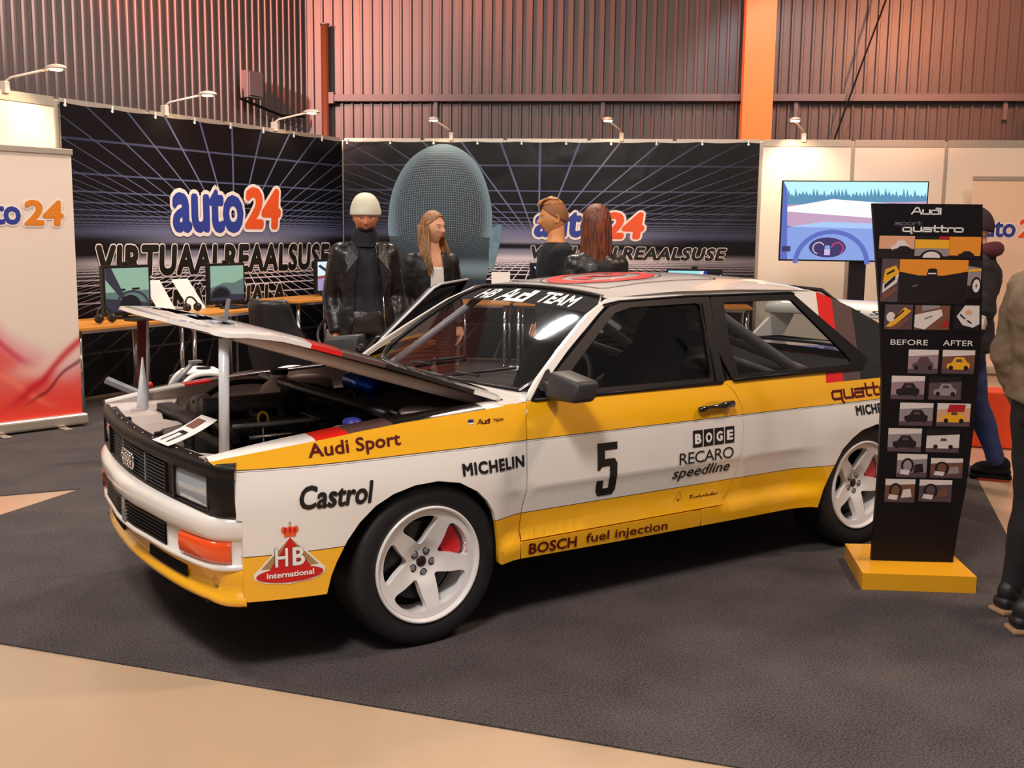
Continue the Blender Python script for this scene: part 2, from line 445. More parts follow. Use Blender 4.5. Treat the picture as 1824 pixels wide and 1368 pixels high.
m = mat('concrete_floor', srgb(190, 164, 136), 0.2, noise=(0.9, .18)); M['concrete'] = m
fl = obj('floor', ([(-9, -9, -.006), (18, -9, -.006), (18, 20, -.006), (-9, 20, -.006)], [(0, 1, 2, 3)]), m); tag(fl, kind='structure')
m = mat('carpet', srgb(62, 56, 58), 0.95)
a = noise_n(m, 130, 2); b = noise_n(m, 3.0, 3); n_ = (a-0.5)*2.4+0.5+(b-0.5)*0.7
layer(m, srgb(34, 30, 32), [(n_.clamp(), srgb(92, 84, 84))])
bp = m.node_tree.nodes.new('ShaderNodeBump'); bp.inputs['Strength'].default_value = .5; bp.inputs['Distance'].default_value = .004
m.node_tree.links.new(a.k, bp.inputs['Height']); m.node_tree.links.new(bp.outputs[0], m.node_tree.nodes['Principled BSDF'].inputs['Normal'])
M['carpet'] = m
def slab(name, poly, z0, z1, material, parent=None):
    n = len(poly)
    return obj(name, ([(x, y, z0) for x, y in poly]+[(x, y, z1) for x, y in poly],
               [tuple(range(n))[::-1], tuple(range(n, 2*n))]+[(i, (i+1) % n, n+(i+1) % n, n+i) for i in range(n)]), material, parent)
c1 = slab('carpet', [(0.337, 2.395), (-0.165, 1.997), (-1.40, 1.02), (-0.455, 0.035), (1.22, -2.149), (1.95, -3.10), (3.766, -1.487), (5.328, -0.23), (9.85, 3.45), (4.62, 7.86), (0.97, 5.77), (-3.2, 3.36), (-2.8, 2.85)], -0.0058, -0.0002, M['carpet'])
tag(c1, 'dark grey needle-felt carpet under the rally car, the booth and the stand', 'carpet')

# hall walls: corrugated sheet
def corrugated(name, s0, s1, z0, z1, P, off, material, pitch=0.12, rib=0.036, d=0.032):
    prof = []; s = s0
    while s < s1:
        prof += [(s, 0), (s+pitch-rib-.012, 0), (s+pitch-rib, d), (s+pitch-.012, d)]; s += pitch
    V = [P(a, -off+b, z0) for a, b in prof]+[P(a, -off+b, z1) for a, b in prof]; n = len(prof)
    o = obj(name, (V, [(i, i+1, n+i+1, n+i) for i in range(n-1)]), material); return tag(o, kind='structure')
M['sheet'] = mat('galvanised_sheet', srgb(98, 86, 84), 0.45, 0.1, noise=(0.6, .12))
corrugated('wall_left', -11, 0.9, 0, 6.2, PL, 1.1, M['sheet'], 0.118)
corrugated('wall_back', -0.9, 13, 0, 6.2, PR, 1.1, M['sheet'], 0.13)
M['column_orange'] = mat('orange_painted_steel', srgb(228, 132, 62), 0.5)
M['steelbeam'] = mat('grey_beam_paint', srgb(110, 98, 100), 0.5)
def framebox(name, P, s0, s1, n0, n1, z0, z1, material, parent=None, b=0):
    v, f = box(s0, s1, n0, n1, z0, z1, b)
    return obj(name, ([P(*q) for q in v], [g[::-1] for g in f]), material, parent)
c = framebox('steel_column', PR, 4.84, 5.20, -1.02, -0.72, 0, 6.2, M['column_orange'])
tag(c, 'broad orange painted steel column in front of the corrugated hall wall', 'column')
c = thing('steel_column', 'thin brown steel post at the corner of the corrugated hall', 'column', PR(-0.46, -0.95, 0))
obj('shaft', tube([(0, 0, 0), (0, 0, 4.15)], 0.05, 12), mat('brown_post_paint', srgb(110, 62, 36), 0.5), c, True)
obj('end_cap', mv(cyl(.062, .02), z=4.15), M['steelbeam'], c)
bm_ = thing('wall_rail', 'long horizontal steel rail across the corrugated hall wall', 'rail', (0, 0, 0))
framebox('rail_tube', PR, -0.35, 12.5, -1.03, -0.95, 3.20, 3.285, M['steelbeam'], bm_)
framebox('end_plate', PR, -0.42, -0.35, -1.05, -0.93, 3.17, 3.31, M['steelbeam'], bm_)
for s in (0.95, 3.1, 5.5, 8.0, 10.5):
    framebox('bracket', PR, s, s+.05, -1.05, -1.0, 2.98, 3.2, M['steelbeam'], bm_)
jb = thing('junction_box', 'square sheet-metal box on the left corrugated wall', 'box', PL(-.62, -1.02, 0))
framebox('cabinet', lambda s, n, z: PL(-.62+s, -1.0+n, z)-PL(-.62, -1.02, 0), 0, .28, .0, .1, 3.10, 3.42, M['steelbeam'], jb, 0.008)
framebox('cover', lambda s, n, z: PL(-.62+s, -1.0+n, z)-PL(-.62, -1.02, 0), .02, .26, .1, .115, 3.13, 3.39, M['steelbeam'], jb)
cb = obj('cable', tube([PL(-.72, -.96, 3.22), PL(-.70, -.96, 3.08), PL(-.5, -.96, 3.05), PL(-.2, -.96, 3.0), PL(.1, -.97, 2.96), PL(0.6, -1.0, 3.0)], 0.018, 6), M['dark'])
tag(cb, 'black cable bundle sagging from the sheet-metal box to the corner', 'cable')
cb = obj('cable', tube([PR(6.55, -.7, 4.6), PR(6.25, -.85, 3.6), PR(5.95, -.9, 2.6)], 0.012, 6), M['dark'])
tag(cb, 'thin black cable hanging diagonally beside the orange column', 'cable')

# exhibition booth partitions
M['panelwhite'] = mat('white_laminate_panel', srgb(238, 226, 208), 0.5)
M['postalu'] = mat('satin_aluminium', srgb(200, 190, 175), 0.35, 0.6)
HB_ = 2.65
def booth(name, label, P, s0, s1, posts):
    t = thing(name, label, 'partition wall', (0, 0, 0), 0, None)
    for a, b in zip(posts, posts[1:]):
        framebox('panel', P, a+.022, b-.022, -.012, .004, .06, HB_-.075, M['panelwhite'], t)
    for a in posts: framebox('post', P, a-.022, a+.022, -.03, .014, 0, HB_-.02, M['postalu'], t, .006)
    for a, b in zip(posts, posts[1:]):
        framebox('top_rail', P, a+.022, b-.022, -.025, .012, HB_-.08, HB_, M['postalu'], t)
        framebox('bottom_rail', P, a+.022, b-.022, -.025, .012, .0, .055, M['postalu'], t)
    return t
booth('booth_wall', 'left run of white booth panels behind the roll-up banner and the dark banner', PL, 0, 0, [-7.2, -6.2, -5.2, -4.22, -3.16, -2.11, -1.05, -.02])
booth('booth_wall', 'right run of white booth panels behind the large television', PR, 0, 0, [.02, 1.0, 2.0, 3.0, 4.0, 5.0, 6.04, 7.08, 8.12, 9.16])

# printed banners
def banner_mat(name, sgn):
    m = mat(name, srgb(16, 14, 18), 0.34, 0, 0, spec=.3); x, y, z = coords(m)
    d = z.abs().max(0.02)
    up = z > 0.0
    inv = N(m.node_tree, d.k)._m('POWER', -1.0)
    rad = ((x*inv*2.6+50.5).frac()-0.5).abs()
    dep = ((inv*2.1+.3).frac()-0.5).abs()
    wid = 0.005+d*0.008
    fade = (z.abs().sstep(0.06, 0.16))
    wr = rad < (inv*2.6*wid).min(.5); wd = dep < (inv*inv*2.1*wid*.8).min(.5)
    far = (1.0-(x.abs().sstep(0.9, 2.6))*0.75)
    topl = ((wr*0.95).max(wd*0.6))*fade*up*far*(1.0-z.sstep(0.4, 1.3)*0.6)
    botl = (wr.max(wd))*fade*(1-up)*far*(1.0-((z*-1).sstep(.42, .72))*.88)
    glow = (1.0-z.abs().sstep(0.03, 0.32))*(z.abs().sstep(0.01, 0.06))*(1.0-x.abs().sstep(0.2, 1.9))
    layer(m, srgb(13, 11, 15), [((glow*0.85).clamp(), srgb(150, 150, 172)), (topl.clamp(), srgb(118, 124, 165)), (botl.clamp(), srgb(222, 212, 222))])
    a = noise_n(m, 1.3, 2, 0.6)
    bp = m.node_tree.nodes.new('ShaderNodeBump'); bp.inputs['Strength'].default_value = .35; bp.inputs['Distance'].default_value = .06
    m.node_tree.links.new(a.k, bp.inputs['Height']); m.node_tree.links.new(bp.outputs[0], m.node_tree.nodes['Principled BSDF'].inputs['Normal'])
    return m
def outlined(parent, s, at, w, h, fm, fill, line, bold, grow, shear, sp=1.0, names='lettering'):
    """filled letters in front of the same letters grown outwards"""
    g = glyphs(s, sp); f0 = dilate(g, bold, 8); f1 = dilate(g, bold+grow, 14)
    sh = lambda vf: [(a+shear*b, b, c) for a, b, c in vf[0]]
    v0, v1 = sh(f0), sh(f1); x0 = min(q[0] for q in v0); x1 = max(q[0] for q in v0); y0 = min(q[1] for q in v0); y1 = max(q[1] for q in v0)
    sx, sy = w/(x1-x0), h/(y1-y0)
    T = lambda q, d: fm(at[0]+(q[0]-x0)*sx, at[1]+(q[1]-y0)*sy, d+q[2])
    link(names+'_outline', mesh([T(q, 0.004) for q in v1], f1[1]), line, parent)
    link(names, mesh([T(q, 0.006) for q in v0], f0[1]), fill, parent)
M['navy'] = mat('navy_print', srgb(45, 62, 150), 0.45); M['orangeprint'] = mat('orange_print', srgb(235, 88, 36), 0.45)
M['blackprint'] = mat('black_print', srgb(24, 21, 16), 0.4); M['whiteprint'] = mat('white_print', srgb(245, 232, 225), 0.5)

def banner(P, th, s0, s1, s_vp, z_vp, label):
    org = P(s_vp, 0.03, z_vp); t = thing('printed_banner', label, 'banner', org, th)
    loc = lambda s, z, d=0: (s-s_vp, -d, z-z_vp)
    # cloth hangs in soft waves between its ties
    ns, nz = 90, 24; V = []
    for j in range(nz+1):
        z = .015+(2.615-.015)*j/nz
        for i in range(ns+1):
            s = s0+(s1-s0)*i/ns
            sag = 0.012*abs(sin(pi*(s-s0)/0.53)) if j == nz else 0
            V.append(loc(s, z-sag, 0.0))
    F = [(j*(ns+1)+i, j*(ns+1)+i+1, (j+1)*(ns+1)+i+1, (j+1)*(ns+1)+i) for j in range(nz) for i in range(ns)]
    obj('cloth', (V, F), banner_mat(label[:12], 1), t, True)
    k = s0+.05
    while k < s1:
        obj('eyelet', mv(join(cyl(.014, .006, 12, 'y'), box(-.006, .006, -.004, .004, 0, .05)), *loc(k, 2.59, .008)), M['inkwhite'], t); k += 0.53
    return t, loc
b1, loc1 = banner(PL, TH_L, -4.20, -0.03, -2.0, 1.36, 'black grid-printed banner on the left booth wall behind the desks')
f1 = lambda s, z, d: loc1(s, z, d+.004)
outlined(b1, 'auto', (-2.91, 1.50), 1.05, 0.46, f1, M['navy'], M['whiteprint'], .04, .055, 0.0, .98)
outlined(b1, '24', (-1.85, 1.545), .62, .45, f1, M['orangeprint'], M['whiteprint'], .05, .055, 0.08, .95)
outlined(b1, 'VIRTUAALREAALSUSE', (-3.88, 1.08), 3.56, .31, f1, M['blackprint'], M['whiteprint'], .05, .028, .10, 1.1)
outlined(b1, 'MÄNGUALA', (-2.95, .72), 1.77, .27, f1, M['blackprint'], M['whiteprint'], .05, .028, .10, 1.1)
b2, loc2 = banner(PR, TH_R, 0.03, 4.98, 2.42, 1.38, 'black grid-printed banner with the wireframe head beside the television')
f2 = lambda s, z, d: loc2(s, z, d+.004)
outlined(b2, 'auto', (2.36, 1.49), .80, .31, f2, M['navy'], M['whiteprint'], .04, .055, 0.1, .98)
outlined(b2, '24', (3.18, 1.48), .50, .32, f2, M['orangeprint'], M['whiteprint'], .05, .055, 0.12, .95)
outlined(b2, 'VIRTUAALREAALSUSE', (2.33, 1.235), 2.32, .155, f2, M['blackprint'], M['whiteprint'], .05, .03, .22, 1.1)
outlined(b2, 'MÄNGUALA', (2.45, 1.02), 1.06, .145, f2, M['blackprint'], M['whiteprint'], .05, .03, .22, 1.1)
# printed wireframe head
m = mat('wireframe_head_print', srgb(40, 52, 66), 0.4); x, y, z = coords(m)
X = (x+1.20)*(1/.64); Z = (z-.36)*(1/.86)
r2 = (X*X+Z*Z)
den = (1.0-(Z*Z).min(.93)).sqrt().max(.15)
lon = (X/den).clamp() if False else (X/den)
g1 = (((lon*22.0+50).frac()-.5).abs() > .43); g2 = (((Z*30.0+X*X*3.0+50).frac()-.5).abs() > .43)
grid = g1.max(g2)*(Z.sstep(-.75, -.1))
rim = r2.sstep(.55, 1.1)
jaw = (((z+.28).abs()).sstep(0.0, .16)*-1+1)*.5*(x+1.2).sstep(-.1, .3)
n1 = noise_n(m, 1.6, 3)
layer(m, srgb(20, 26, 34), [((n1*1.3-.35).clamp()*.8, srgb(52, 80, 98)), ((grid*.6).clamp(), srgb(150, 166, 180)), ((rim*(Z > -.3)*.6+jaw).clamp(), srgb(150, 182, 198))])
head = smooth_closed([(.578, 1.62), (.635, 2.02), (.80, 2.34), (1.02, 2.52), (1.288, 2.582), (1.55, 2.47), (1.74, 2.22), (1.845, 1.85), (1.85, 1.55), (1.83, 1.30), (1.80, 1.026), (1.74, .78), (1.609, .544), (1.45, .25), (1.333, .10), (.77, .10), (.74, .45), (.715, 1.009), (.62, 1.349)], 4)
v, F = cdt(head, step=.12)
link('head_print', mesh([f2(a, b, .001) for a, b in v], F), m, b2)
ear = smooth_closed([(1.84, 1.55), (1.93, 1.63), (1.975, 1.60), (1.955, 1.42), (1.90, 1.20), (1.84, 1.06), (1.82, 1.25)], 4)
v, F = cdt(ear, step=.1)
link('ear_print', mesh([f2(a, b, .002) for a, b in v], F), mat('ear_print', srgb(105, 138, 155), .4, noise=(9, .5)), b2)

# booth arm lights
M['lamphead'] = mat('pale_lamp_housing', srgb(220, 205, 190), 0.4)
M['lampglass'] = mat('lamp_glow', (1.0, 0.80, 0.52), 0.4, emit=14)
def arm_light(P, s, label, lean, power, L=.68):
    t = thing('arm_light', label, 'lamp', P(s, .0, HB_), 0, 'clamp-on arm lights along the booth wall tops')
    q = lambda a, n, z: P(s+a, n, HB_+z)-P(s, 0, HB_)
    obj('clamp', ([q(*v) for v in box(-.025, .025, -.03, .035, -.03, .07, .006)[0]], box(-.025, .025, -.03, .035, -.03, .07, .006)[1]), M['lamphead'], t)
    obj('arm', tube([q(0, 0, .06), q(lean*.06, .04, .10), q(lean*.60*L, .40*L, .26*L)], .011, 8), M['lamphead'], t, True)
    hx, hn, hz = lean*.66*L, .50*L, .27*L
    v, f = ball(.065, .11, .035, 16, 8)
    obj('shade', ([q(hx+a, hn+b_, hz+max(c_, -.008)) for a, b_, c_ in v], f), M['lamphead'], t, True)
    v, f = cyl(.05, .006, 16); obj('bulb', ([q(hx+a, hn+b_, hz-.016+c_) for a, b_, c_ in v], f), M['lampglass'], t)
    sp = spot_light('lamp_beam', P(s+hx, hn, HB_+hz-.04), P(s, 0.0, 1.9), power, (1.0, .74, .46), 105, .8, .05)
for s, lb in ((-4.72, 'arm light on the white panel at the far left of the booth wall'), (-2.93, 'arm light above the middle of the left dark banner'), (-1.27, 'arm light at the corner end of the left dark banner')):
    arm_light(PL, s, lb, 0.5, 16 if s > -4 else 34)
for s, lb in ((1.35, 'arm light above the printed wireframe head'), (3.38, 'arm light above the right half of the wireframe-head banner'), (5.48, 'arm light on the white panels above the television')):
    arm_light(PR, s, lb, -0.35, 14 if s < 5 else 60)
# =================================================================== rally car (front at x=0, near side y<0)
car = thing('rally_car', 'white and yellow rally coupe with its bonnet propped open, number 5 on the door', 'car', (0, 0, 0))
WT = [(.20, .795), (.262, .815), (.335, .822), (.34, .796), (.455, .814), (.537, .8285), (.547, .8335), (.65, .831), (.742, .824), (.80, .814), (.85, .797), (.905, .772)]
def side_w(x, z):
    b = lerp1(WT, z)
    fl = max(1-sst(1.14, 1.325, x), sst(2.86, 3.13, x))
    if z < .34 and 1.3 < x < 2.9: fl = 0
    g = 1-sst(.60, .80, z)
    b = b+(.864-b)*fl*g
    if x < .6: b -= .07*((.6-x)/.45)**2
    if x > 3.75: b -= .10*((x-3.75)/.6)**2
    return b
ROWS = [.25, .29, .335, .342, .39, .455, .50, .536, .548, .56, .60, .65, .70, .742, .78, .80, .825, .85, .88, .905]
SID = {-1: lambda x, z: (x, -side_w(x, z), z), 1: lambda x, z: (x, side_w(x, z), z)}
def side_panel(name, outer, material, sg, parent=car, holes=(), thick=.022, rows=ROWS, fm=None, step=.05):
    vf = panel(outer, fm or SID[sg], holes, step, rows, thick, (0, -sg, 0), flip=sg > 0)
    o = obj(name, vf, material, parent, False)
    for p in o.data.polygons: p.use_smooth = True
    return o
ARCH_F = [(.472, .285), (.49, .352), (.51, .397), (.55, .467), (.598, .526), (.66, .577), (.731, .611), (.82, .632), (.917, .636), (1.01, .619), (1.088, .576), (1.13, .535), (1.159, .49), (1.178, .43), (1.188, .375), (1.193, .277)]
ARCH_R = [(3.037, .246), (3.06, .33), (3.107, .418), (3.18, .521), (3.25, .57), (3.32, .603), (3.43, .622), (3.53, .610), (3.62, .573), (3.69, .51), (3.74, .43), (3.765, .33)]
FEN = [(.193, .29)]+ARCH_F+[(1.21, .264), (1.318, .262), (1.3155, .333), (1.3215, .469), (1.3335, .547), (1.3335, .728), (1.3425, .827), (1.362, .884),
      (1.25, .877), (1.1, .869), (.8, .853), (.62, .838), (.46, .821), (.35, .809), (.25, .796), (.16, .783), (.108, .774), (.125, .757), (.152, .722), (.166, .686), (.172, .64), (.174, .578), (.193, .574)]
DOOR_F = [(1.3225, .336), (1.3285, .469), (1.3405, .547), (1.3405, .728), (1.3495, .827), (1.371, .887)]
DOOR_R = [(2.437, .890), (2.472, .867), (2.492, .843), (2.512, .80), (2.5255, .75), (2.5275, .68), (2.5235, .608), (2.512, .53), (2.497, .454), (2.470, .385), (2.433, .336)]
DOOR = DOOR_F[::-1][::-1]+DOOR_R
DOOR = [(2.433, .336)]+DOOR_R[::-1][1:]+DOOR_F[::-1]
QTR = [(2.441, .330)]+[(a+.004, b) for a, b in DOOR_R[::-1][1:]]+[(2.50, .893), (2.8, .896), (3.1, .90), (3.41, .905), (3.6, .905), (3.9, .90), (4.2, .89), (4.30, .885), (4.315, .62), (4.31, .33), (3.9, .30)]+ARCH_R[::-1]+[(3.0, .252), (2.8, .252), (2.47, .2525), (2.30, .2535), (2.30, .330)]
ARCHSH = {}
for sg in (-1, 1):
    side_panel('front_fender', FEN[::-1] if False else FEN, M['side'], sg)
    side_panel('rear_quarter_panel', QTR, M['side'], sg)
    side_panel('sill', [(1.323, .262), (1.8, .256), (2.296, .254), (2.296, .330), (1.323, .330)], M['side'], sg)
    # arch liners
    for A in (ARCH_F, ARCH_R):
        R = resample(A, .05, False); n = len(R)
        V = [(a, sg*(side_w(a, b)-.018), b) for a, b in R]+[(a, sg*.50, b) for a, b in R]
        obj('wheel_arch_liner', (V, [(i, i+1, n+i+1, n+i) for i in range(n-1)]), M['dark'], car, True)
# fender tops: narrow strip beside the bonnet
def fen_top_z(x): return lerp1([(.10, .776), (.25, .800), (.46, .826), (.8, .858), (1.1, .873), (1.37, .889), (1.5, .895)], x)
for sg in (-1, 1):
    V = []; F = []
    xs = [.108+.0425*i for i in range(31)]
    for x_ in xs:
        zt = lerp1([(a, b) for a, b in sorted(FEN[23:34])], x_); ye = side_w(x_, zt)
        for yy, dz in ((ye, 0), (ye-.012, .006), (ye-.03, .009), (.705, .012), (.692, .008), (.690, -.012)):
            V.append((x_, sg*yy, zt+dz))
    for i in range(len(xs)-1):
        for k in range(5):
            q = (i*6+k, (i+1)*6+k, (i+1)*6+k+1, i*6+k+1); F.append(q if sg < 0 else q[::-1])
    obj('fender_top_strip', (V, F), M['top'], car, True)
    # inner flange of the engine bay
    V = []; F = []
    for x_ in xs:
        zt = fen_top_z(x_); V += [(x_, sg*.690, zt-.004), (x_, sg*.685, zt-.05), (x_, sg*.672, zt-.10), (x_, sg*.640, zt-.115), (x_, sg*.63, zt-.30), (x_, sg*.60, .40)]
    for i in range(len(xs)-1):
        for k in range(5):
            q = (i*6+k, (i+1)*6+k, (i+1)*6+k+1, i*6+k+1); F.append(q)
    obj('inner_fender', (V, F), M['pinkwhite'], car, True)

# ---- front end, swept along the plan curve of the nose
def full(P): return [(x, -y) for x, y in P]+[(x, y) for x, y in P[::-1] if y > 1e-6]
def dense(P, k=4): return [p for p in smooth_open([(a, b, 0) for a, b in P], k)]
def sweep(path, prof, y0=-9, y1=9, flipf=False):
    P = [(a, b) for a, b, *_ in path]; n = len(P); Nn = []
    for i in range(n):
        a, b = P[max(0, i-1)], P[min(n-1, i+1)]; t = Vector((b[0]-a[0], b[1]-a[1])).normalized(); Nn.append(Vector((-t.y, t.x)))
    idx = [i for i in range(n) if y0 <= P[i][1] <= y1]; V, F = [], []; m_ = len(prof)
    for i in idx:
        for o, z in prof: V.append((P[i][0]+Nn[i].x*o, P[i][1]+Nn[i].y*o, z))
    for i in range(len(idx)-1):
        for k in range(m_-1): F.append((i*m_+k, i*m_+k+1, (i+1)*m_+k+1, (i+1)*m_+k))
    return V, F
def ycut(path, ys):
    """insert points on the path where it crosses the given y values"""
    out = [path[0]]
    for a, b in zip(path, path[1:]):
        for yy in sorted(ys):
            if a[1] < yy < b[1]: t = (yy-a[1])/(b[1]-a[1]); out.append((a[0]+(b[0]-a[0])*t, yy, 0))
        out.append(b)
    return out
YC = [-.78, -.715, -.55, -.455, -.43, -.37, -.16, -.025, -.02, .02, .025, .16, .37, .43, .455, .55, .715, .78]
P_B = ycut(dense(full([(.195, .803), (.155, .789), (.12, .762), (.09, .712), (.06, .60), (.033, .45), (.012, .25), (-.002, .12), (-.005, 0)])), YC)
P_N = ycut(dense(full([(.170, .800), (.155, .790), (.128, .768), (.112, .738), (.101, .70), (.085, .6), (.066, .45), (.052, .3), (.043, .15), (.040, 0)])), YC)
P_V = ycut(dense(full([(.205, .800), (.165, .775), (.13, .715), (.082, .5), (.055, .25), (.045, 0)])), YC)
closeprof = lambda p: p
bumper = obj('front_bumper', sweep(P_B, [(-.075, .592), (-.03, .590), (-.010, .582), (0, .566), (.001, .545), (-.003, .520), (-.008, .508), (-.016, .502), (-.018, .42), (-.008, .414), (-.004, .404), (-.012, .396), (-.06, .394)]), M['white'], car, True)
for s0, s1, nm in ((-.43, -.025, 'lower_grille'), (.025, .43, 'lower_grille')):
    g = obj(nm, sweep(P_B, [(-.0165, .415), (-.0155, .415), (-.0155, .503), (-.0165, .503)], s0-.001, s1+.001), M['dark'], bumper)
    for k in range(6):
        zz = .424+.0135*k; obj('louvre', sweep(P_B, [(-.0155, zz), (-.009, zz+.001), (-.009, zz+.005), (-.0155, zz+.007)], s0-.001, s1+.001), M['trim'], bumper)
for a, b in ((-.026, .026),):
    obj('centre_strut', sweep(P_B, [(-.017, .414), (-.006, .414), (-.006, .505), (-.017, .505)], a, b), M['greypaint'], bumper)
for a, b in ((-.79, -.549), (.549, .79)):
    obj('indicator_lamp', sweep(P_B, [(-.018, .427), (-.008, .427), (-.003, .434), (.000, .46), (-.001, .485), (-.006, .497), (-.018, .499)], a, b), M['orange_lens'], car, True)
obj('front_valance', sweep(P_V, [(-.03, .420), (.0, .412), (.004, .38), (-.004, .345), (-.006, .33), (.0, .316), (.012, .302), (.016, .29), (.012, .278), (0, .270), (-.05, .268)]), M['yellow'], car, True)
for sg in (-1, 1):
    a, b = sorted((sg*.19, sg*.53))
    PV2 = ycut(P_V, [a, b])
    obj('air_intake', sweep(PV2, [(-.006, .322), (.006, .325), (.0045, .352), (.003, .366)], a-.001, b+.001), M['dark'], car)
obj('front_undertray', ([(.10, -.70, .275), (.10, .70, .275), (.6, .62, .26), (.6, -.62, .26)], [(0, 1, 2, 3)]), M['dark'], car)
# black nose trim, grille and headlamps
obj('nose_trim', sweep(P_N, [(-.055, .762), (-.050, .768), (-.012, .766), (-.002, .760), (.001, .745), (0, .716), (-.008, .712), (-.03, .712)]), M['trim'], car, True)
obj('nose_backing', sweep(P_N, [(-.05, .72), (-.042, .72), (-.042, .59), (-.05, .585)]), M['dark'], car)
obj('nose_lower_trim', sweep(P_N, [(-.045, .602), (-.004, .600), (0, .594), (-.004, .586), (-.05, .584)]), M['trim'], car, True)
gr = obj('radiator_grille', sweep(P_N, [(-.034, .600), (-.033, .714)], -.371, .371), M['dark'], car)
for k in range(8):
    zz = .606+.0133*k
    obj('slat', sweep(P_N, [(-.03, zz), (-.006, zz+.0005), (-.004, zz+.003), (-.006, zz+.0055), (-.03, zz+.006)], -.371, .371), M['plastic'], gr, True)
for yy in (-.37, -.16, .16, .37):
    xb = lerp1([(0, .040), (.15, .043), (.3, .052), (.45, .066)], abs(yy)); obj('divider', box(xb+.003, xb+.03, yy-.0035, yy+.0035, .602, .712), M['greypaint'] if abs(yy) < .2 else M['trim'], gr)
bd = obj('badge_bar', mv(box(-.004, 0, -.09, .09, -.004, .004), .034, .03, .655), M['chrome'], gr)
for k in range(4):
    cy = .085-.0375*k
    obj('ring', mv(tube([(0, .029*cos(a), .029*sin(a)) for a in [2*pi*i/28 for i in range(28)]], .0052, 8, True), lerp1([(0, .031), (.1, .034)], abs(cy)), cy, .655), M['chrome'], gr, True)
for sg in (-1, 1):
    a, b = sorted((sg*.455, sg*.715))
    h = obj('headlamp', sweep(P_N, [(-.030, .600), (-.014, .602), (-.009, .610), (-.007, .66), (-.011, .705), (-.016, .712), (-.03, .713)], a-.001, b+.001), M['lens'], car, True)
    for yy in (a, b):
        xb = lerp1([(.45, .066), (.6, .085), (.7, .101), (.74, .112)], abs(yy)); obj('lamp_surround', box(xb-.001, xb+.04, yy-.006, yy+.006, .600, .713), M['trim'], h)
    a, b = sorted((sg*.371, sg*.449)); obj('lamp_side_panel', sweep(ycut(P_N, [a, b]), [(-.02, .600), (-.012, .602), (-.010, .712)], a-.001, b+.001), M['trim'], car)
    obj('corner_housing', sweep(P_N, [(-.02, .590), (.0, .592), (.001, .66), (.0, .740), (-.02, .765)], *( (.714, 9) if sg > 0 else (-9, -.714))), M['trim'], car, True)
for k in range(12):
    yy = -.66+.12*k; xb = lerp1([(0, .040), (.15, .043), (.3, .052), (.45, .066), (.6, .085), (.74, .112)], abs(yy)) 
    obj('trim_screw', mv(ball(.005, .005, .003, 8, 4), xb+.03, yy, .768), M['chrome'], car, True)

# ---- bonnet (modelled closed, then swung up about its hinge)
HX, HZ, HA = 1.37, .872, radians(21.0)
def hood_z(x_, y_):
    b = lerp1([(.08, .738), (.14, .758), (.25, .796), (.36, .819), (.46, .829), (.8, .856), (1.1, .870), (1.37, .884)], x_)
    return b+.009*(1-(y_/.69)**2)-(.012*sst(.60, .69, abs(y_)))
def hood_front(y_): return .085+.055*(y_/.68)**2
HO = [(hood_front(-.68+.136*i), -.68+.136*i) for i in range(11)]
HO = [(1.30, -.690), (1.0, -.690), (.6, -.688), (.3, -.685), (.17, -.675)]+[(hood_front(yy), yy) for yy in (-.64, -.5, -.35, -.2, 0, .2, .35, .5, .64)]+[(.17, .675), (.3, .685), (.6, .688), (1.0, .690), (1.30, .690), (1.36, .45), (1.38, .2), (1.385, 0), (1.38, -.2), (1.36, -.45)]
VENT1 = [(.17, .02), (.30, .02), (.30, .46), (.17, .46)]; VENT2 = [(.17, -.28), (.30, -.28), (.30, -.03), (.17, -.03)]
hv = panel(HO, lambda a, b: (a, b, hood_z(a, b)), (VENT1, VENT2), .07, None, .016, (0, 0, -1), flip=False)
hood = obj('bonnet', hv, M['top'], car, True)
if sum((hood.data.polygons[i].normal.z > 0) for i in range(50)) < 25:
    hood.data.flip_normals()
hood.matrix_world = Matrix.Translation((HX, 0, HZ)) @ Matrix.Rotation(HA, 4, 'Y') @ Matrix.Translation((-HX, 0, -HZ))
# underside skin and ribs
INN = [(1.28, -.66), (.2, -.65), (.13, -.5), (.11, 0), (.13, .5), (.2, .65), (1.28, .66), (1.33, .2), (1.33, -.2)]
obj('bonnet_inner_skin', panel(INN, lambda a, b: (a, b, hood_z(a, b)-.024), (), .12), M['pinkwhite'], hood, True)
obj('inner_rib', tube([(1.27, -.60, .835), (.8, -.61, .80), (.22, -.60, .765)], .022, 8), M['pinkwhite'], hood, True)
obj('inner_rib', tube([(1.27, .60, .835), (.8, .61, .80), (.22, .60, .765)], .022, 8), M['pinkwhite'], hood, True)
obj('inner_rib', tube([(.17, -.56, .755), (.15, 0, .765), (.17, .56, .755)], .018, 8), M['pinkwhite'], hood, True)
for V_ in (VENT1, VENT2):
    ys0, ys1 = V_[0][1], V_[2][1]; k = 0
    obj('vent_tray', ([(a, b, hood_z(a, b)-.006) for a, b in V_], [(0, 1, 2, 3)]), M['dark'], hood)
    for k in range(4):
        xx = .185+.031*k; obj('vent_louvre', ([(xx, ys0, hood_z(xx, ys0)+.001), (xx+.016, ys0, hood_z(xx, ys0)-.005), (xx+.016, ys1, hood_z(xx, ys1)-.005), (xx, ys1, hood_z(xx, ys1)+.001)], [(0, 1, 2, 3)]), M['trim'], hood)
for yy in (-.42,):
    hz = hood_z(.24, yy)
    p_ = obj('bonnet_pin', join(mv(cyl(.045, .004, 20), .23, yy, hz), mv(tube([(0, 0, 0), (0, 0, .03)], .008, 8), .23, yy, hz), mv(box(-.03, .07, -.012, .012, 0, .004, .002), .23, yy, hz+.004), mv(box(-.007, .007, -.005, .005, .0, .085, .002), .23, yy, hz, ry=-.15)), M['greypaint'], hood)
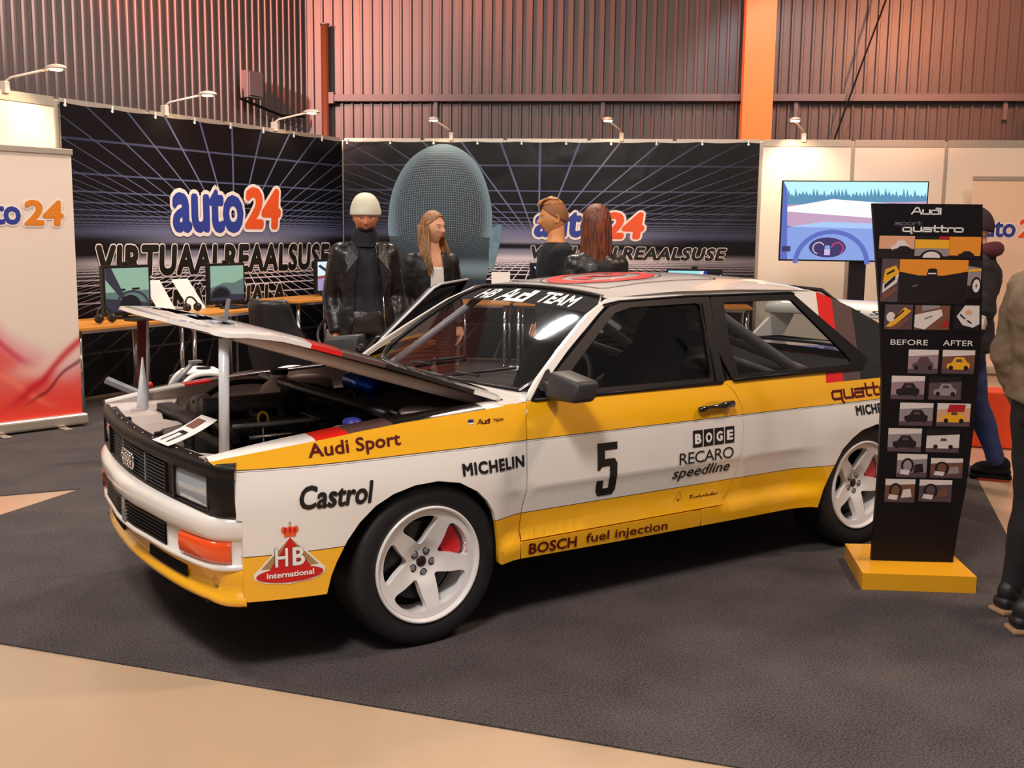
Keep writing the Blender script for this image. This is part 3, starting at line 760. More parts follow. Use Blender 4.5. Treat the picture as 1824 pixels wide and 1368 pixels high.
# props that hold the bonnet up
st = obj('bonnet_prop', tube([(.205, -.60, .745), (.215, -.60, 1.17)], .0185, 14), M['tubewhite'], car, True)
st = obj('bonnet_prop', join(tube([(.243, .60, .72), (.247, .60, .80), (.252, .60, .98)], [.027, .024, .003], 14), tube([(.272, .62, .80), (.285, .62, 1.135)], .006, 8)), M['tubewhite'], car, True)
obj('prop_blade', mv(box(-.024, .022, -.003, .003, .0, .34), .258, .625, .80, ry=.02), mat('dark_red_blade', srgb(92, 18, 24), .5), st)
for yy in (-.60, .60): obj('prop_foot', mv(box(-.03, .03, -.03, .03, 0, .012, .003), .215, yy, .742), M['pinkwhite'], car)
# bonnet hinges
for yy in (-.64, .64): obj('bonnet_hinge', join(mv(box(-.03, .03, -.01, .01, -.09, .02, .003), 1.30, yy, .87), mv(cyl(.012, .03, 12, 'y'), 1.33, yy-.015, .86)), M['pinkwhite'], car)

# ---- engine bay
BAYX = [(.16, -.60), (1.33, -.60), (1.33, .60), (.16, .60)]
obj('bay_floor', ([(.12, -.64, .42), (1.36, -.64, .42), (1.36, .64, .42), (.12, .64, .42)], [(0, 1, 2, 3)]), M['dark'], car)
obj('bulkhead', ([(1.30, -.66, .42), (1.30, .66, .42), (1.30, .66, .86), (1.30, -.66, .86)], [(0, 1, 2, 3)]), M['dark'], car)
CM = [(.118, -.68), (.26, -.66), (.235, -.50), (.17, -.42), (.145, -.20), (.14, .02), (.20, .12), (.32, .20), (.26, .34), (.30, .50), (.40, .62), (.42, .68), (.118, .68), (.10, .5), (.085, .3), (.07, 0), (.085, -.3), (.10, -.5)]
obj('front_crossmember', panel(CM, lambda a, b: (a, b, .742+.03*(abs(b) > .6)), (), .08, None, .12, (0, 0, -1)), M['pinkwhite'], car)
for xx, yy in ((.105, .30), (.120, -.09)): obj('bump_stop', mv(box(-.013, .013, -.014, .014, 0, .028, .004), xx, yy, .742), M['trim'], car)
rad = obj('radiator', box(.30, .37, .08, .58, .50, .775, .006), M['baydark'], car)
for k in range(10): obj('cooling_fin', box(.296, .30, .09, .57, .515+.025*k, .522+.025*k), M['dark'], rad)
obj('fan_shroud', mv(lathe([(.02, 0), (.05, .01), (.19, .03), (.2, .08)], 24, 'x'), .37, .33, .64), M['baydark'], car, True)
eng = obj('engine_block', box(.34, 1.02, -.30, .08, .44, .70, .03), M['baydark'], car)
obj('cam_cover', box(.36, .98, -.20, .02, .70, .775, .02, 3), M['baydark'], eng)
for k in range(5): obj('intake_runner', tube(smooth_open([(.42+.13*k, .0, .74), (.42+.13*k, .12, .80), (.42+.13*k, .24, .77), (.42+.13*k, .30, .66)], 4), .026, 10), M['baydark'], eng, True)
obj('intake_plenum', tube([(.36, .12, .80), (1.0, .12, .80)], .055, 14), M['baydark'], eng, True)
obj('bellows_hose', tube([(.74+.012*i, .20-.010*i, .80+.02*sin(i*.2)) for i in range(20)], [.055+(.008 if i % 2 else 0) for i in range(20)], 14), M['baydark'], car, True)
obj('oil_cap', mv(cyl(.03, .03, 16), .52, -.10, .775), M['baydark'], eng)
obj('belt_cover', box(.30, .345, -.30, .06, .50, .74, .02), M['trim'], eng)
obj('alternator', mv(join(cyl(.07, .13, 20, 'x'), mv(cyl(.035, .03, 14, 'x'), -.03)), .42, -.42, .62), M['alu'], car, True)
obj('dipstick', tube([(.50, -.20, .60), (.50, -.20, .775)], .004, 6), M['chrome'], car, True)
obj('dipstick_ring', mv(tube([(.020*sin(a), .004*cos(a), .026*cos(a)) for a in [2*pi*i/20 for i in range(20)]], .005, 8, True), .50, -.20, .805), M['yellowring'], car, True)
obj('cross_pipe', tube([(.42, -.26, .745), (.60, -.30, .755)], .007, 8), M['chrome'], car, True)
obj('fuel_rail', tube([(.36, -.25, .79), (1.0, -.25, .79)], .012, 8), M['alu'], eng, True)
for k in range(5): obj('injector', tube([(.42+.13*k, -.25, .79), (.42+.13*k, -.20, .72)], .01, 8), M['baydark'], eng, True)
for pth in ([(.35, -.50, .60), (.45, -.58, .68), (.62, -.60, .70), (.8, -.56, .66)], [(.5, -.3, .72), (.6, -.45, .74), (.8, -.5, .70)], [(.40, .35, .80), (.6, .45, .86), (.85, .5, .84), (1.0, .4, .82)], [(.38, .2, .70), (.5, .4, .75), (.7, .5, .74)]):
    obj('hose', tube(smooth_open(pth, 5), .014, 8), M['baydark'], car, True)
obj('charge_pipe', tube(smooth_open([(.38, .48, .66), (.55, .56, .70), (.75, .55, .70), (.9, .5, .70)], 5), .035, 12), M['alu'], car, True)
obj('air_box', box(.30, .50, -.58, -.34, .50, .66, .03), M['baydark'], car)
obj('coolant_tank', join(mv(ball(.10, .085, .075, 20, 12), .80, .36, .81), mv(cyl(.036, .03, 18), .79, .36, .875)), M['translucent'], car, True)
obj('tank_cap', mv(cyl(.040, .022, 18), .79, .36, .90), M['trim'], car)
wb = obj('washer_bottle', box(.62, .80, -.645, -.54, .60, .822, .03, 3), M['translucent'], car, True)
obj('bottle_cap', mv(join(cyl(.036, .022, 20), mv(ball(.034, .034, .010, 16, 6), z=.022)), .70, -.592, .820), M['blue'], wb, True)
ft = obj('metering_box', box(.70, .84, -.30, -.12, .66, .79, .012), M['baydark'], car)
obj('box_lid', box(.69, .85, -.31, -.11, .79, .805, .005), M['trim'], ft)
# strut brace (two flat bars) across the bay
br = obj('strut_brace', join(tube([(.80, .60, .86), (.755, .05, .875), (.798, -.45, .868), (.83, -.62, .855)], .020, 8), tube([(.86, .60, .86), (.815, .05, .872), (.855, -.45, .862), (.88, -.62, .85)], .012, 8)), M['trim'], car, True)
for yy in (-.60, .60): obj('strut_tower', mv(lathe([(.001, .05), (.09, .05), (.11, .03), (.125, -.08)], 24, 'z'), 1.02, yy*.93, .80), M['pinkwhite'], car, True)
obj('fluid_canister', mv(cyl(.040, .26, 20, 'y'), 1.105, .03, .855, rz=0), M['blueanod'], car, True)
obj('heat_shield', ([(.98, .06, .822), (1.26, .0, .835), (1.26, -.58, .835), (.98, -.62, .835), (.95, -.3, .80)], [(0, 1, 2, 3, 4)]), mat('bronze_heat_shield', srgb(110, 88, 75), .4, .7, noise=(20, .3)), car)
bt = obj('battery', box(1.05, 1.25, -.58, -.36, .62, .79, .01), M['baydark'], car)
obj('battery_clamp', box(1.07, 1.23, -.50, -.47, .79, .802, .003), M['steel'], bt)
# ---- cowl, windscreen, roof
def fcowl(a, b): return (a, b, lerp1([(1.2, .872), (1.37, .889), (1.5, .905)], a)+.012*(1-(b/.7)**2))
cow = panel([(1.22, -.765), (1.37, -.775), (1.45, -.72), (1.46, -.68), (1.42, -.4), (1.405, 0), (1.42, .4), (1.46, .68), (1.45, .72), (1.37, .775), (1.22, .765), (1.24, .695), (1.315, .69), (1.375, .45), (1.39, .2), (1.395, 0), (1.39, -.2), (1.375, -.45), (1.315, -.69), (1.24, -.695)], fcowl, (), .05)
obj('scuttle_panel', cow, M['white'], car, True)
def WS(u, v):   # u -1..1 across, v 0..1 up
    y0 = .69*u; y1 = .545*u
    x0 = 1.385+.065*u*u; x1 = 1.955-.0*u*u+.045*(1-u*u)
    z0 = .895+.010*u*u; z1 = 1.262+.022*(1-u*u)
    bow = .025*sin(pi*v)
    return (x0+(x1-x0)*v-bow*.6, y0+(y1-y0)*v, z0+(z1-z0)*v+bow*.6)
def grid(fn, nu, nv, u0=-1, u1=1, v0=0, v1=1):
    V = [fn(u0+(u1-u0)*i/nu, v0+(v1-v0)*j/nv) for j in range(nv+1) for i in range(nu+1)]
    return V, [(j*(nu+1)+i, j*(nu+1)+i+1, (j+1)*(nu+1)+i+1, (j+1)*(nu+1)+i) for j in range(nv) for i in range(nu)]
wsg = obj('windscreen', grid(WS, 20, 10), M['glass'], car, True)
if wsg.data.polygons[0].normal.x > 0: wsg.data.flip_normals()
def WSo(u, v, d):
    p = Vector(WS(u, v)); a = Vector(WS(u+.01, v)); b = Vector(WS(u, v+.01)); n_ = (a-p).cross(b-p).normalized()
    if n_.x > 0: n_ = -n_
    return tuple(p+n_*d)
ss = obj('screen_tint_strip', grid(lambda u, v: WSo(u, v, .001), 20, 3, -.97, .97, .80, .975), M['dark'], wsg, True)
# lettering reads left to right seen from the front: viewer's left is +y
fws = lambda a, b, d=0: WSo(-a/.58, .80+b/.45, .0035+d)
decal('screen_lettering', text2d('HB', .14, .058, .02, .25), fws, M['inkwhite'], wsg, (-.44, .010), .05)
decal('screen_lettering', word2d('Audi', .27, .066, .13, .25), fws, M['inkwhite'], wsg, (-.25, .008), .05)
decal('screen_lettering', text2d('TEAM', .30, .058, .03, .15), fws, M['inkwhite'], wsg, (.09, .010), .05)
frame_pts = [(-1, 0), (-1, .5), (-1, 1), (-.6, 1), (0, 1), (.6, 1), (1, 1), (1, .5), (1, 0), (.6, 0), (0, 0), (-.6, 0)]
fp = []
for a, b in zip(frame_pts, frame_pts[1:]+frame_pts[:1]):
    for k in range(4): fp.append((a[0]+(b[0]-a[0])*k/4, a[1]+(b[1]-a[1])*k/4))
rr = lambda u, v: (max(-1, min(1, u))*(1-.045*(abs(u) > .98)*(v > .97 or v < .03)), v)
sealp = []
for u, v in fp:
    if abs(u) > .99 and (v > .97 or v < .03): continue
    sealp.append(WSo(u, v, .003))
obj('screen_seal', tube(sealp, .011, 8, True), M['trim'], car, True)
obj('screen_trim', tube([WSo(u*1.012, v, .008) for u, v in fp if not (abs(u) > .99 and (v > .97 or v < .03))], .0055, 6, True), M['chrome'], car, True)
# roof
def roof_z(x_, y_):
    c = lerp1([(1.9, 1.278), (2.0, 1.290), (2.12, 1.312), (2.3, 1.333), (2.5, 1.345), (2.75, 1.348), (2.95, 1.342), (3.15, 1.328), (3.3, 1.308), (3.5, 1.272), (3.75, 1.215)], x_)
    e = lerp1([(1.9, 1.262), (2.0, 1.272), (2.3, 1.288), (2.7, 1.291), (3.1, 1.281), (3.25, 1.274), (3.5, 1.18)], x_)
    t = min(1, abs(y_)/.56); return c+(e-c)*t**2.6
RO = [(1.935, -.553), (2.1, -.562), (2.5, -.567), (3.0, -.563), (3.235, -.560), (3.36, -.50), (3.43, -.4), (3.46, 0), (3.43, .4), (3.36, .50), (3.235, .560), (3.0, .563), (2.5, .567), (2.1, .562), (1.935, .553), (1.975, .4), (1.998, .2), (2.002, 0), (1.998, -.2), (1.975, -.4)]
rf = obj('roof_panel', panel(RO, lambda a, b: (a, b, roof_z(a, b)), (), .06), M['roof'], car, True)
fr = lambda a, b, d=0: (a, b, roof_z(a, b)+.003+d)
def ring(cx, cy, rx, ry, t, n=40):
    V = []; 
    for k in range(n):
        a = 2*pi*k/n; V += [(cx+rx*cos(a), cy+ry*sin(a)), (cx+(rx-t)*cos(a), cy+(ry-t)*sin(a))]
    return V, [(2*k, 2*((k+1) % n), 2*((k+1) % n)+1, 2*k+1) for k in range(n)]
def disc(cx, cy, rx, ry, n=40): return [(cx+rx*cos(2*pi*k/n), cy+ry*sin(2*pi*k/n)) for k in range(n)], [tuple(range(n))]
def rrect(x0, x1, y0, y1, r, n=6):
    out = []
    for cx, cy, a0 in ((x1-r, y1-r, 0), (x0+r, y1-r, 90), (x0+r, y0+r, 180), (x1-r, y0+r, 270)):
        for k in range(n+1): a = radians(a0+90*k/n); out.append((cx+r*cos(a), cy+r*sin(a)))
    return out
ro, ri = rrect(2.06, 2.80, -.37, .37, .05), rrect(2.069, 2.791, -.361, .361, .043); n = len(ro)
ra, rb = [], []
for k in range(n):
    for t_ in range(8):
        f_ = t_/8; k2 = (k+1) % n
        ra.append((ro[k][0]*(1-f_)+ro[k2][0]*f_, ro[k][1]*(1-f_)+ro[k2][1]*f_)); rb.append((ri[k][0]*(1-f_)+ri[k2][0]*f_, ri[k][1]*(1-f_)+ri[k2][1]*f_))
n = len(ra); decal('roof_line', (ra+rb, [(k, (k+1) % n, n+(k+1) % n, n+k) for k in range(n)]), fr, M['inkblack'], rf)
decal('roof_number_disc', ring(2.34, 0, .27, .27, .075), fr, M['inkred'], rf)
decal('roof_number_disc', ring(2.34, 0, .30, .30, .006, 90), fr, M['inkblack'], rf)
decal('roof_number', text2d('5', .16, .30, .05), lambda a, b, d=0: fr(2.34+.15-b, -(a-.08), d), M['inkred'], rf, (0, 0), .08)

# greenhouse side plane
def gw(z): return .775-(z-.89)*.575
GFN = {-1: lambda x_, z_: (x_, -gw(z_), z_), 1: lambda x_, z_: (x_, gw(z_), z_)}
def gp(off, sg): return lambda x_, z_: (x_, sg*(gw(z_)+off), z_)
for sg in (-1, 1):
    gpan = lambda name, outer, material, off=0.0, holes=(), par=car, th=.02: obj(name, panel(outer, gp(off, sg), holes, .08, None, th, (0, -sg, 0), flip=sg > 0), material, par, True)
    gpan('a_pillar', [(1.372, .889), (1.395, .889), (1.64, 1.065), (1.86, 1.205), (1.905, 1.232), (1.985, 1.245), (2.4, 1.262), (2.4, 1.285), (2.1, 1.280), (1.95, 1.268), (1.80, 1.20), (1.60, 1.07), (1.45, .965), (1.40, .922)], M['roof'], .001)
    gpan('roof_rail', [(2.4, 1.262), (3.095, 1.262), (3.11, 1.257), (3.13, 1.262), (3.235, 1.279), (3.09, 1.283), (2.7, 1.290), (2.4, 1.286)], M['roof'], .001)
    gpan('c_pillar', [(3.112, 1.262), (3.475, .935), (3.41, .905), (3.9, .903), (3.86, .95), (3.69, 1.094), (3.50, 1.19), (3.36, 1.243), (3.235, 1.279)], M['roof'], .001)
    QO = [(2.505, .889), (3.41, .899), (3.475, .935), (3.46, .955), (3.115, 1.258), (3.09, 1.264), (2.56, 1.264), (2.545, 1.255), (2.475, 1.02)]
    QH = [(2.55, .915), (3.33, .918), (3.345, .94), (3.09, 1.225), (3.07, 1.232), (2.625, 1.232), (2.612, 1.22), (2.56, 1.03)]
    q = gpan('quarter_window_frame', QO, M['trim'], .004, (QH,))
    obj('quarter_glass', panel(QH, gp(-.004, sg), (), 1, flip=sg > 0), M['glass'], q)
    obj('drip_rail', tube([(a, sg*(gw(b)+.006), b) for a, b in ((1.90, 1.240), (1.99, 1.253), (2.4, 1.266), (3.09, 1.268), (3.115, 1.262))], .0055, 6), M['trim'], car, True)
    # window seal along the belt
    obj('belt_seal', tube([(a, sg*(gw(.895)+.012), .897+.004*(a > 2.5)) for a in (2.50, 2.9, 3.40)], .009, 6), M['trim'], car, True)

# ---- doors
hinge = Vector((1.36, .79, 0))
def build_door(sg):
    d = side_panel('door', DOOR, M['side'], sg, thick=.06)
    obj('door_inner_panel', panel([(1.36, .36), (2.40, .36), (2.46, .60), (2.44, .86), (1.40, .86)], lambda a, b: (a, sg*(side_w(a, b)-.075), b), (), .2), M['dark'], d)
    DO = [(1.385, .884), (2.436, .889), (2.452, .895), (2.475, 1.02), (2.540, 1.255), (2.52, 1.262), (2.2, 1.259), (2.02, 1.250), (1.93, 1.232), (1.87, 1.198), (1.62, 1.035), (1.46, .93)]
    DH = [(1.52, .912), (2.375, .912), (2.385, .93), (2.43, 1.10), (2.462, 1.225), (2.44, 1.234), (2.05, 1.226), (1.95, 1.205), (1.87, 1.155), (1.62, .985)]
    f = obj('window_frame', panel(DO, gp(.005, sg), (DH,), .08, None, .025, (0, -sg, 0), flip=sg > 0), M['trim'], d, True)
    obj('door_glass', panel(DH, gp(-.006, sg), (), 1, flip=sg > 0), M['glass'], d)
    obj('belt_seal', tube([(a, sg*(side_w(a, .887)+.002), .889) for a in (1.40, 1.9, 2.43)], .008, 6), M['trim'], d, True)
    obj('frame_rib', tube([(a, sg*(gw(b)+.008), b) for a, b in ((2.395, .90), (2.44, 1.08), (2.475, 1.232))], .004, 6), M['trim'], d, True)
    obj('door_weatherstrip', tube([(a, sg*(gw(b)-.026), b) for a, b in ((1.47, .945), (1.62, 1.045), (1.87, 1.203), (1.93, 1.236), (2.02, 1.253), (2.5, 1.262))], .008, 6), M['tubewhite'], d, True)
    # handle with recess plate
    hm = lambda vf: ([(v[0], sg*v[1] if False else v[1]*-sg*-1, v[2]) for v in vf[0]], vf[1])
    yb = side_w(2.34, .79)
    v, fc = cdt(smooth_closed([(2.285, .772), (2.30, .808), (2.345, .815), (2.40, .808), (2.425, .78), (2.40, .762), (2.33, .756)], 3), step=.04)
    obj('handle_recess', ([(a, sg*(side_w(a, b)+.0012), b) for a, b in v], fc if sg < 0 else [t_[::-1] for t_ in fc]), mat('recess_yellow', srgb(225, 165, 30), .35, 0, .5), d)
    obj('door_handle', tube([(2.245, sg*(yb+.014), .788), (2.262, sg*(yb+.020), .790), (2.30, sg*(yb+.018), .793), (2.37, sg*(yb+.020), .797), (2.385, sg*(yb+.022), .798), (2.445, sg*(yb+.020), .800), (2.452, sg*(yb+.010), .800)], [.011, .014, .009, .010, .016, .017, .008], 10), M['chrome'] if False else mat('glossy_black_handle', srgb(20, 16, 14), .15, 0, 1), d, True)
    # mirror
    tri = [(1.385, .890), (1.52, .892), (1.515, 1.0), (1.50, .995)]
    obj('mirror_base', panel(tri, gp(.008, sg), (), 1, None, .02, (0, -sg, 0), flip=sg > 0), M['trim'], d)
    mb = box(1.430, 1.545, .80, 1.00, .893, 1.006, .020, 3)
    V = [(x_+(y_-.80)*-.02+(.02 if z_ > .95 else 0), sg*y_, z_-(y_-.80)*(.12 if z_ > .95 else -.04)+ (0.0 if y_ < .9 else 0)) for x_, y_, z_ in mb[0]]
    mo = obj('wing_mirror', (V, mb[1] if sg > 0 else [q_[::-1] for q_ in mb[1]]), M['plastic'], d, True)
    obj('mirror_glass', ([(1.549, sg*.825, .910), (1.549, sg*.98, .912), (1.562, sg*.98, .965), (1.564, sg*.825, .985)], [(0, 1, 2, 3)]), M['chrome'], mo)
    obj('mirror_arm', tube([(1.46, sg*.77, .93), (1.47, sg*.83, .93)], .03, 10), M['trim'], mo, True)
    return d
dn = build_door(-1); df = build_door(1)
df.matrix_world = Matrix.Translation(hinge) @ Matrix.Rotation(radians(41), 4, 'Z') @ Matrix.Translation(-hinge)

# ---- side graphics
S = lambda off: (lambda a, b, d=0: (a, -(side_w(a, b)+off+d), b))
def sd(s, x0, z0, w, h, material, parent, bold=.02, shear=0, off=.0030, sp=1.0, slope=0):
    v, f = text2d(s, w, h, bold, shear, sp)
    if slope: v = [(q[0], q[1]+q[0]*slope, q[2]) for q in v]
    return decal('lettering', (v, f), S(off), material, parent, (x0, z0), .06, [.532, .546, .742, .80, .65])
def sp_(vf, name, x0, z0, material, parent, off=.002): return decal(name, vf, S(off), material, parent, (x0, z0), .06, [.532, .546, .742, .80, .65])
fenN = [o for o in car.children if o.name.startswith('front_fender')][0]
qtrN = [o for o in car.children if o.name.startswith('rear_quarter')][0]
sillN = [o for o in car.children if o.name.startswith('sill')][0]
five = [(0, 1), (0, .50), (.12, .50), (.24, .56), (.62, .56), (.62, .14), (.34, .14), (.34, .30), (0, .30), (0, .10), (.14, 0), (.86, 0), (1, .10), (1, .60), (.86, .70), (.36, .70), (.36, .86), (1, .86), (1, 1)]
v, f = cdt([(a*.105, b*.225) for a, b in five], step=.5)
sp_((v, f), 'number_five', 1.686, .468, M['inkblack'], dn)
for k, ch in enumerate('BOGE'):
    x0 = 2.216+.0648*k
    sp_(([(0, 0), (.058, 0), (.058, .075), (0, .075)], [(0, 1, 2, 3)]), 'logo_block', x0, .622, M['inkblack'], dn)
    v, f = text2d(ch, .038, .046, .05); sp_((v, f), 'lettering', x0+.010, .636, M['inkwhite'], dn, .004)
sd('RECARO', 2.138, .553, .328, .052, M['inkblack'], dn, .0, 0, sp=.9)
sd('speedline', 2.108, .478, .345, .062, M['inkblack'], dn, .012, .22)
sd('Turbolader', 2.228, .374, .178, .028, M['inkmaroon'], dn, .01, .2)
sp_(strokes2d([[(2.105, .342), (2.205, .342), (2.168, .428), (2.105, .342)]], .0008), 'emblem_outline', 0, 0, M['inkmaroon'], dn)
for a, b in ((2.157, .378), (2.128, .350), (2.166, .350)): sd('K', a, b, .017, .017, M['inkmaroon'], dn, .04, .2)
sd('BOSCH', 1.357, .274, .24, .046, M['inkmaroon'], sillN, .03, 0, slope=-.02)
sd('fuel injection', 1.645, .266, .45, .052, M['inkmaroon'], sillN, .012, 0, slope=-.02)
sd('Castrol', .380, .596, .275, .082, M['inkblack'], fenN, .030, .22, sp=.98, slope=-.02)
sd('MICHELIN', 1.024, .640, .297, .048, M['inkblack'], fenN, .045, 0, sp=1.08, slope=-.005)
sd('MICHELIN', 3.283, .676, .297, .048, M['inkblack'], qtrN, .045, 0, sp=1.08)
sd('Audi Sport', .430, .752, .355, .062, M['inkmaroon'], fenN, .02, 0, slope=.035)
v, f = word2d('quattro', .50, .062, .10); sp_((v, f), 'lettering', 3.128, .765, M['inkmaroon'], qtrN)
for i, mt in enumerate((M['blue'], M['inkblack'], M['inkwhite'])):
    sp_(([(0, 0), (.024, 0), (.024, .006), (0, .006)], [(0, 1, 2, 3)]), 'flag_stripe', 1.080, .832-.006*i+.004, mt, fenN)
v, f = word2d('Audi', .062, .017, .13, .3); sp_((v, f), 'lettering', 1.118, .823, M['inkmaroon'], fenN)
sd('TEAM', 1.192, .825, .045, .011, M['inkmaroon'], fenN, .02)
# emblem: crown over a triangle on an oval
CX = .345
def em(pts, mt, off, cut=True):
    v, f = cdt(pts, step=.05); sp_((v, f), 'emblem', 0, 0, mt, fenN, off)
outer = smooth_closed([(CX-.118, .372), (CX-.06, .350), (CX, .344), (CX+.06, .350), (CX+.118, .372), (CX+.112, .396), (CX+.085, .410)], 3)
em([(CX, .513), (CX-.012, .500), (CX-.105, .402), (CX-.122, .385), (CX-.118, .366), (CX-.085, .350), (CX, .3405), (CX+.085, .350), (CX+.118, .366), (CX+.122, .385), (CX+.105, .402), (CX+.012, .500)], M['inkwhite'], .0018)
em([(CX, .505), (CX-.098, .400), (CX+.098, .400)], M['inkgold'], .0026)
em([(CX, .507), (CX-.026, .464), (CX-.070, .396), (CX+.070, .396), (CX+.026, .464)], M['inkred'], .0032)
v, f = disc(CX, .374, .114, .027); sp_((v, f), 'emblem', 0, 0, M['inkred'], fenN, .0034)
for s_, x0, z0, w, h, bd_ in (('H', CX-.052, .404, .046, .068, .02), ('B', CX+.006, .404, .046, .068, .03)):
    v, f = text2d(s_, w, h, bd_+.02); sp_((v, f), 'emblem', x0-.0015, z0-.001, M['inkblack'], fenN, .0048)
    v, f = text2d(s_, w-.003, h-.002, bd_); sp_((v, f), 'emblem', x0, z0, M['inkwhite'], fenN, .0060)
v, f = text2d('international', .160, .021, .03); sp_((v, f), 'emblem', CX-.080, .366, M['inkwhite'], fenN, .0050)
em(smooth_closed([(CX-.018, .508), (CX+.018, .508), (CX+.020, .517), (CX+.030, .530), (CX+.024, .544), (CX+.010, .540), (CX, .546), (CX-.010, .540), (CX-.024, .544), (CX-.030, .530), (CX-.020, .517)], 3), M['inkorange'], .0026)
for dx in (-.016, 0, .016):
    v, f = disc(CX+dx, .530, .0055, .010, 12); sp_((v, f), 'emblem', 0, 0, M['inkred'], fenN, .0034)
sp_(strokes2d([[(CX, .545), (CX, .560)], [(CX-.004, .556), (CX+.004, .556)]], .0012), 'emblem', 0, 0, M['inkgold'], fenN, .003)

# ---- wheels
def build_wheel():
    w = bpy.data.objects.new('wheel', None); col.objects.link(w); w.parent = car
    obj('tyre', lathe([(.214, -.092), (.222, -.104), (.240, -.112), (.27, -.116), (.292, -.112), (.304, -.102), (.3095, -.085), (.311, -.05), (.312, 0), (.311, .05), (.3095, .085), (.304, .102), (.292, .112), (.27, .116), (.24, .112), (.222, .104), (.214, .092)], 72), M['rubber'], w, True)
    obj('rim', lathe([(.222, -.100), (.225, -.110), (.2225, -.1155), (.217, -.116), (.2125, -.111), (.211, -.101), (.205, -.095), (.197, -.060), (.190, .02), (.190, .09), (.214, .10)], 72), M['wheel'], w, True)
    # five-spoke face
    holes = []
    for k in range(5):
        c = radians(100-72*k)
        pts = [(.073, 0), (.082, -.15), (.125, -.345), (.165, -.455), (.181, -.40), (.186, -.2), (.187, 0), (.186, .2), (.181, .40), (.165, .455), (.125, .345), (.082, .15)]
        holes.append(smooth_closed([(r*cos(c+a*1.0), r*sin(c+a*1.0)) for r, a in pts], 3))
    outer = [(.2065*cos(2*pi*i/72), .2065*sin(2*pi*i/72)) for i in range(72)]
    prof = [(0, -.050), (.03, -.052), (.055, -.056), (.068, -.064), (.09, -.074), (.14, -.086), (.18, -.096), (.207, -.099)]
    vf = panel(outer, lambda a, b: (a, lerp1(prof, sqrt(a*a+b*b)), b), holes, .012, None, .032, (0, 1, 0))
    obj('spoke_face', vf, M['wheel'], w, True)
    obj('hub_cap', mv(lathe([(.0001, -.004), (.016, -.004), (.021, -.001), (.022, .004)], 24), y=-.053), mat('brown_hub', srgb(58, 34, 30), .35, .4), w, True)
    for k in range(5):
        c = radians(64-72*k)
        obj('lug_nut', mv(lathe([(.0001, -.006), (.009, -.006), (.012, -.002), (.013, .003)], 6), .044*cos(c), -.0545, .044*sin(c)), M['greypaint'], w)
        obj('lug_recess', mv(lathe([(.0001, 0), (.0155, 0)], 16), .044*cos(c), -.0565, .044*sin(c)), M['disc'], w)
    obj('valve', tube([(.165*cos(.35), -.098, .165*sin(.35)), (.172*cos(.33), -.112, .172*sin(.33))], .004, 8), M['chrome'], w, True)
    obj('brake_disc', lathe([(.05, -.025), (.150, -.025), (.150, .0), (.05, .0)], 48), M['disc'], w)
    a0 = radians(28); V = []
    cal = [(.10, -.42), (.172, -.42), (.178, 0), (.172, .42), (.10, .42), (.095, 0)]
    outer = smooth_closed([(r*cos(a0+a), r*sin(a0+a)) for r, a in cal], 3)
    obj('brake_caliper', panel(outer, lambda a, b: (a, -.055, b), (), .03, None, .07, (0, 1, 0)), M['caliper'], w)
    obj('wheel_backing', lathe([(.0001, .02), (.19, .02)], 40), M['dark'], w)
    return w
w0 = build_wheel()
def dupw(src, loc, rz):
    r = src.copy(); col.objects.link(r); r.location = loc; r.rotation_euler = (0, 0, rz)
    for ch in src.children:
        c = ch.copy(); col.objects.link(c); c.parent = r
    return r
w0.location = (.893, -.722, .312); w0.rotation_euler = (0, 0, radians(1.5))
dupw(w0, (3.385, -.722, .312), 0)
dupw(w0, (.893, .722, .312), pi+radians(1.5)); dupw(w0, (3.385, .722, .312), pi)
w0.rotation_euler = (0, radians(0), radians(1.5))

# ---- floor pan, tail, rear wing, interior
obj('floor_pan', box(.5, 4.1, -.62, .62, .20, .26, .01), M['dark'], car)
obj('interior_side', ([(1.33, .80, .26), (4.2, .74, .26), (4.2, .74, .88), (1.33, .77, .88)], [(0, 1, 2, 3)]), M['dark'], car) if False else None
obj('cabin_floor', ([(1.31, -.70, .30), (4.2, -.70, .30), (4.2, .70, .30), (1.31, .70, .30)], [(0, 1, 2, 3)]), M['dark'], car)
obj('rear_side_trim', ([(2.50, -.73, .30), (4.2, -.70, .30), (4.2, -.70, .885), (2.50, -.73, .885)], [(0, 1, 2, 3)]), M['dark'], car)
obj('rear_side_trim', ([(2.50, .73, .30), (4.2, .70, .30), (4.2, .70, .885), (2.50, .73, .885)], [(0, 1, 2, 3)]), M['dark'], car)
obj('parcel_shelf', ([(2.95, -.70, .84), (3.9, -.68, .86), (3.9, .68, .86), (2.95, .70, .84)], [(0, 1, 2, 3)]), M['cloth_black'], car)
def RW(u, v): return (3.44+(3.93-3.44)*v-.04*(u*u)*(1-v), (.50+.14*v)*u, 1.283+(.93-1.283)*v-.012*u*u)
rg = obj('rear_window', grid(RW, 10, 6), M['glass'], car, True)
obj('rear_window_frame', tube([RW(*q) for q in ((-1, 0), (-1, .5), (-1, 1), (0, 1), (1, 1), (1, .5), (1, 0), (0, 0))], .010, 8, True), M['trim'], car, True)
bl = panel([(3.90, -.66), (4.30, -.70), (4.34, 0), (4.30, .70), (3.90, .66)], lambda a, b: (a, b, .905-.02*(b/.7)**2-.01*(a-3.9)), (), .1)
obj('boot_lid', bl, M['blackpaint'], car, True)
obj('tail_panel', sweep([(4.30, .74, 0), (4.355, .66, 0), (4.37, 0, 0), (4.355, -.66, 0), (4.30, -.74, 0)], [(0, .90), (.01, .88), (.012, .60), (.0, .58), (.02, .56), (.02, .36), (-.02, .32)]), M['blackpaint'], car, True)
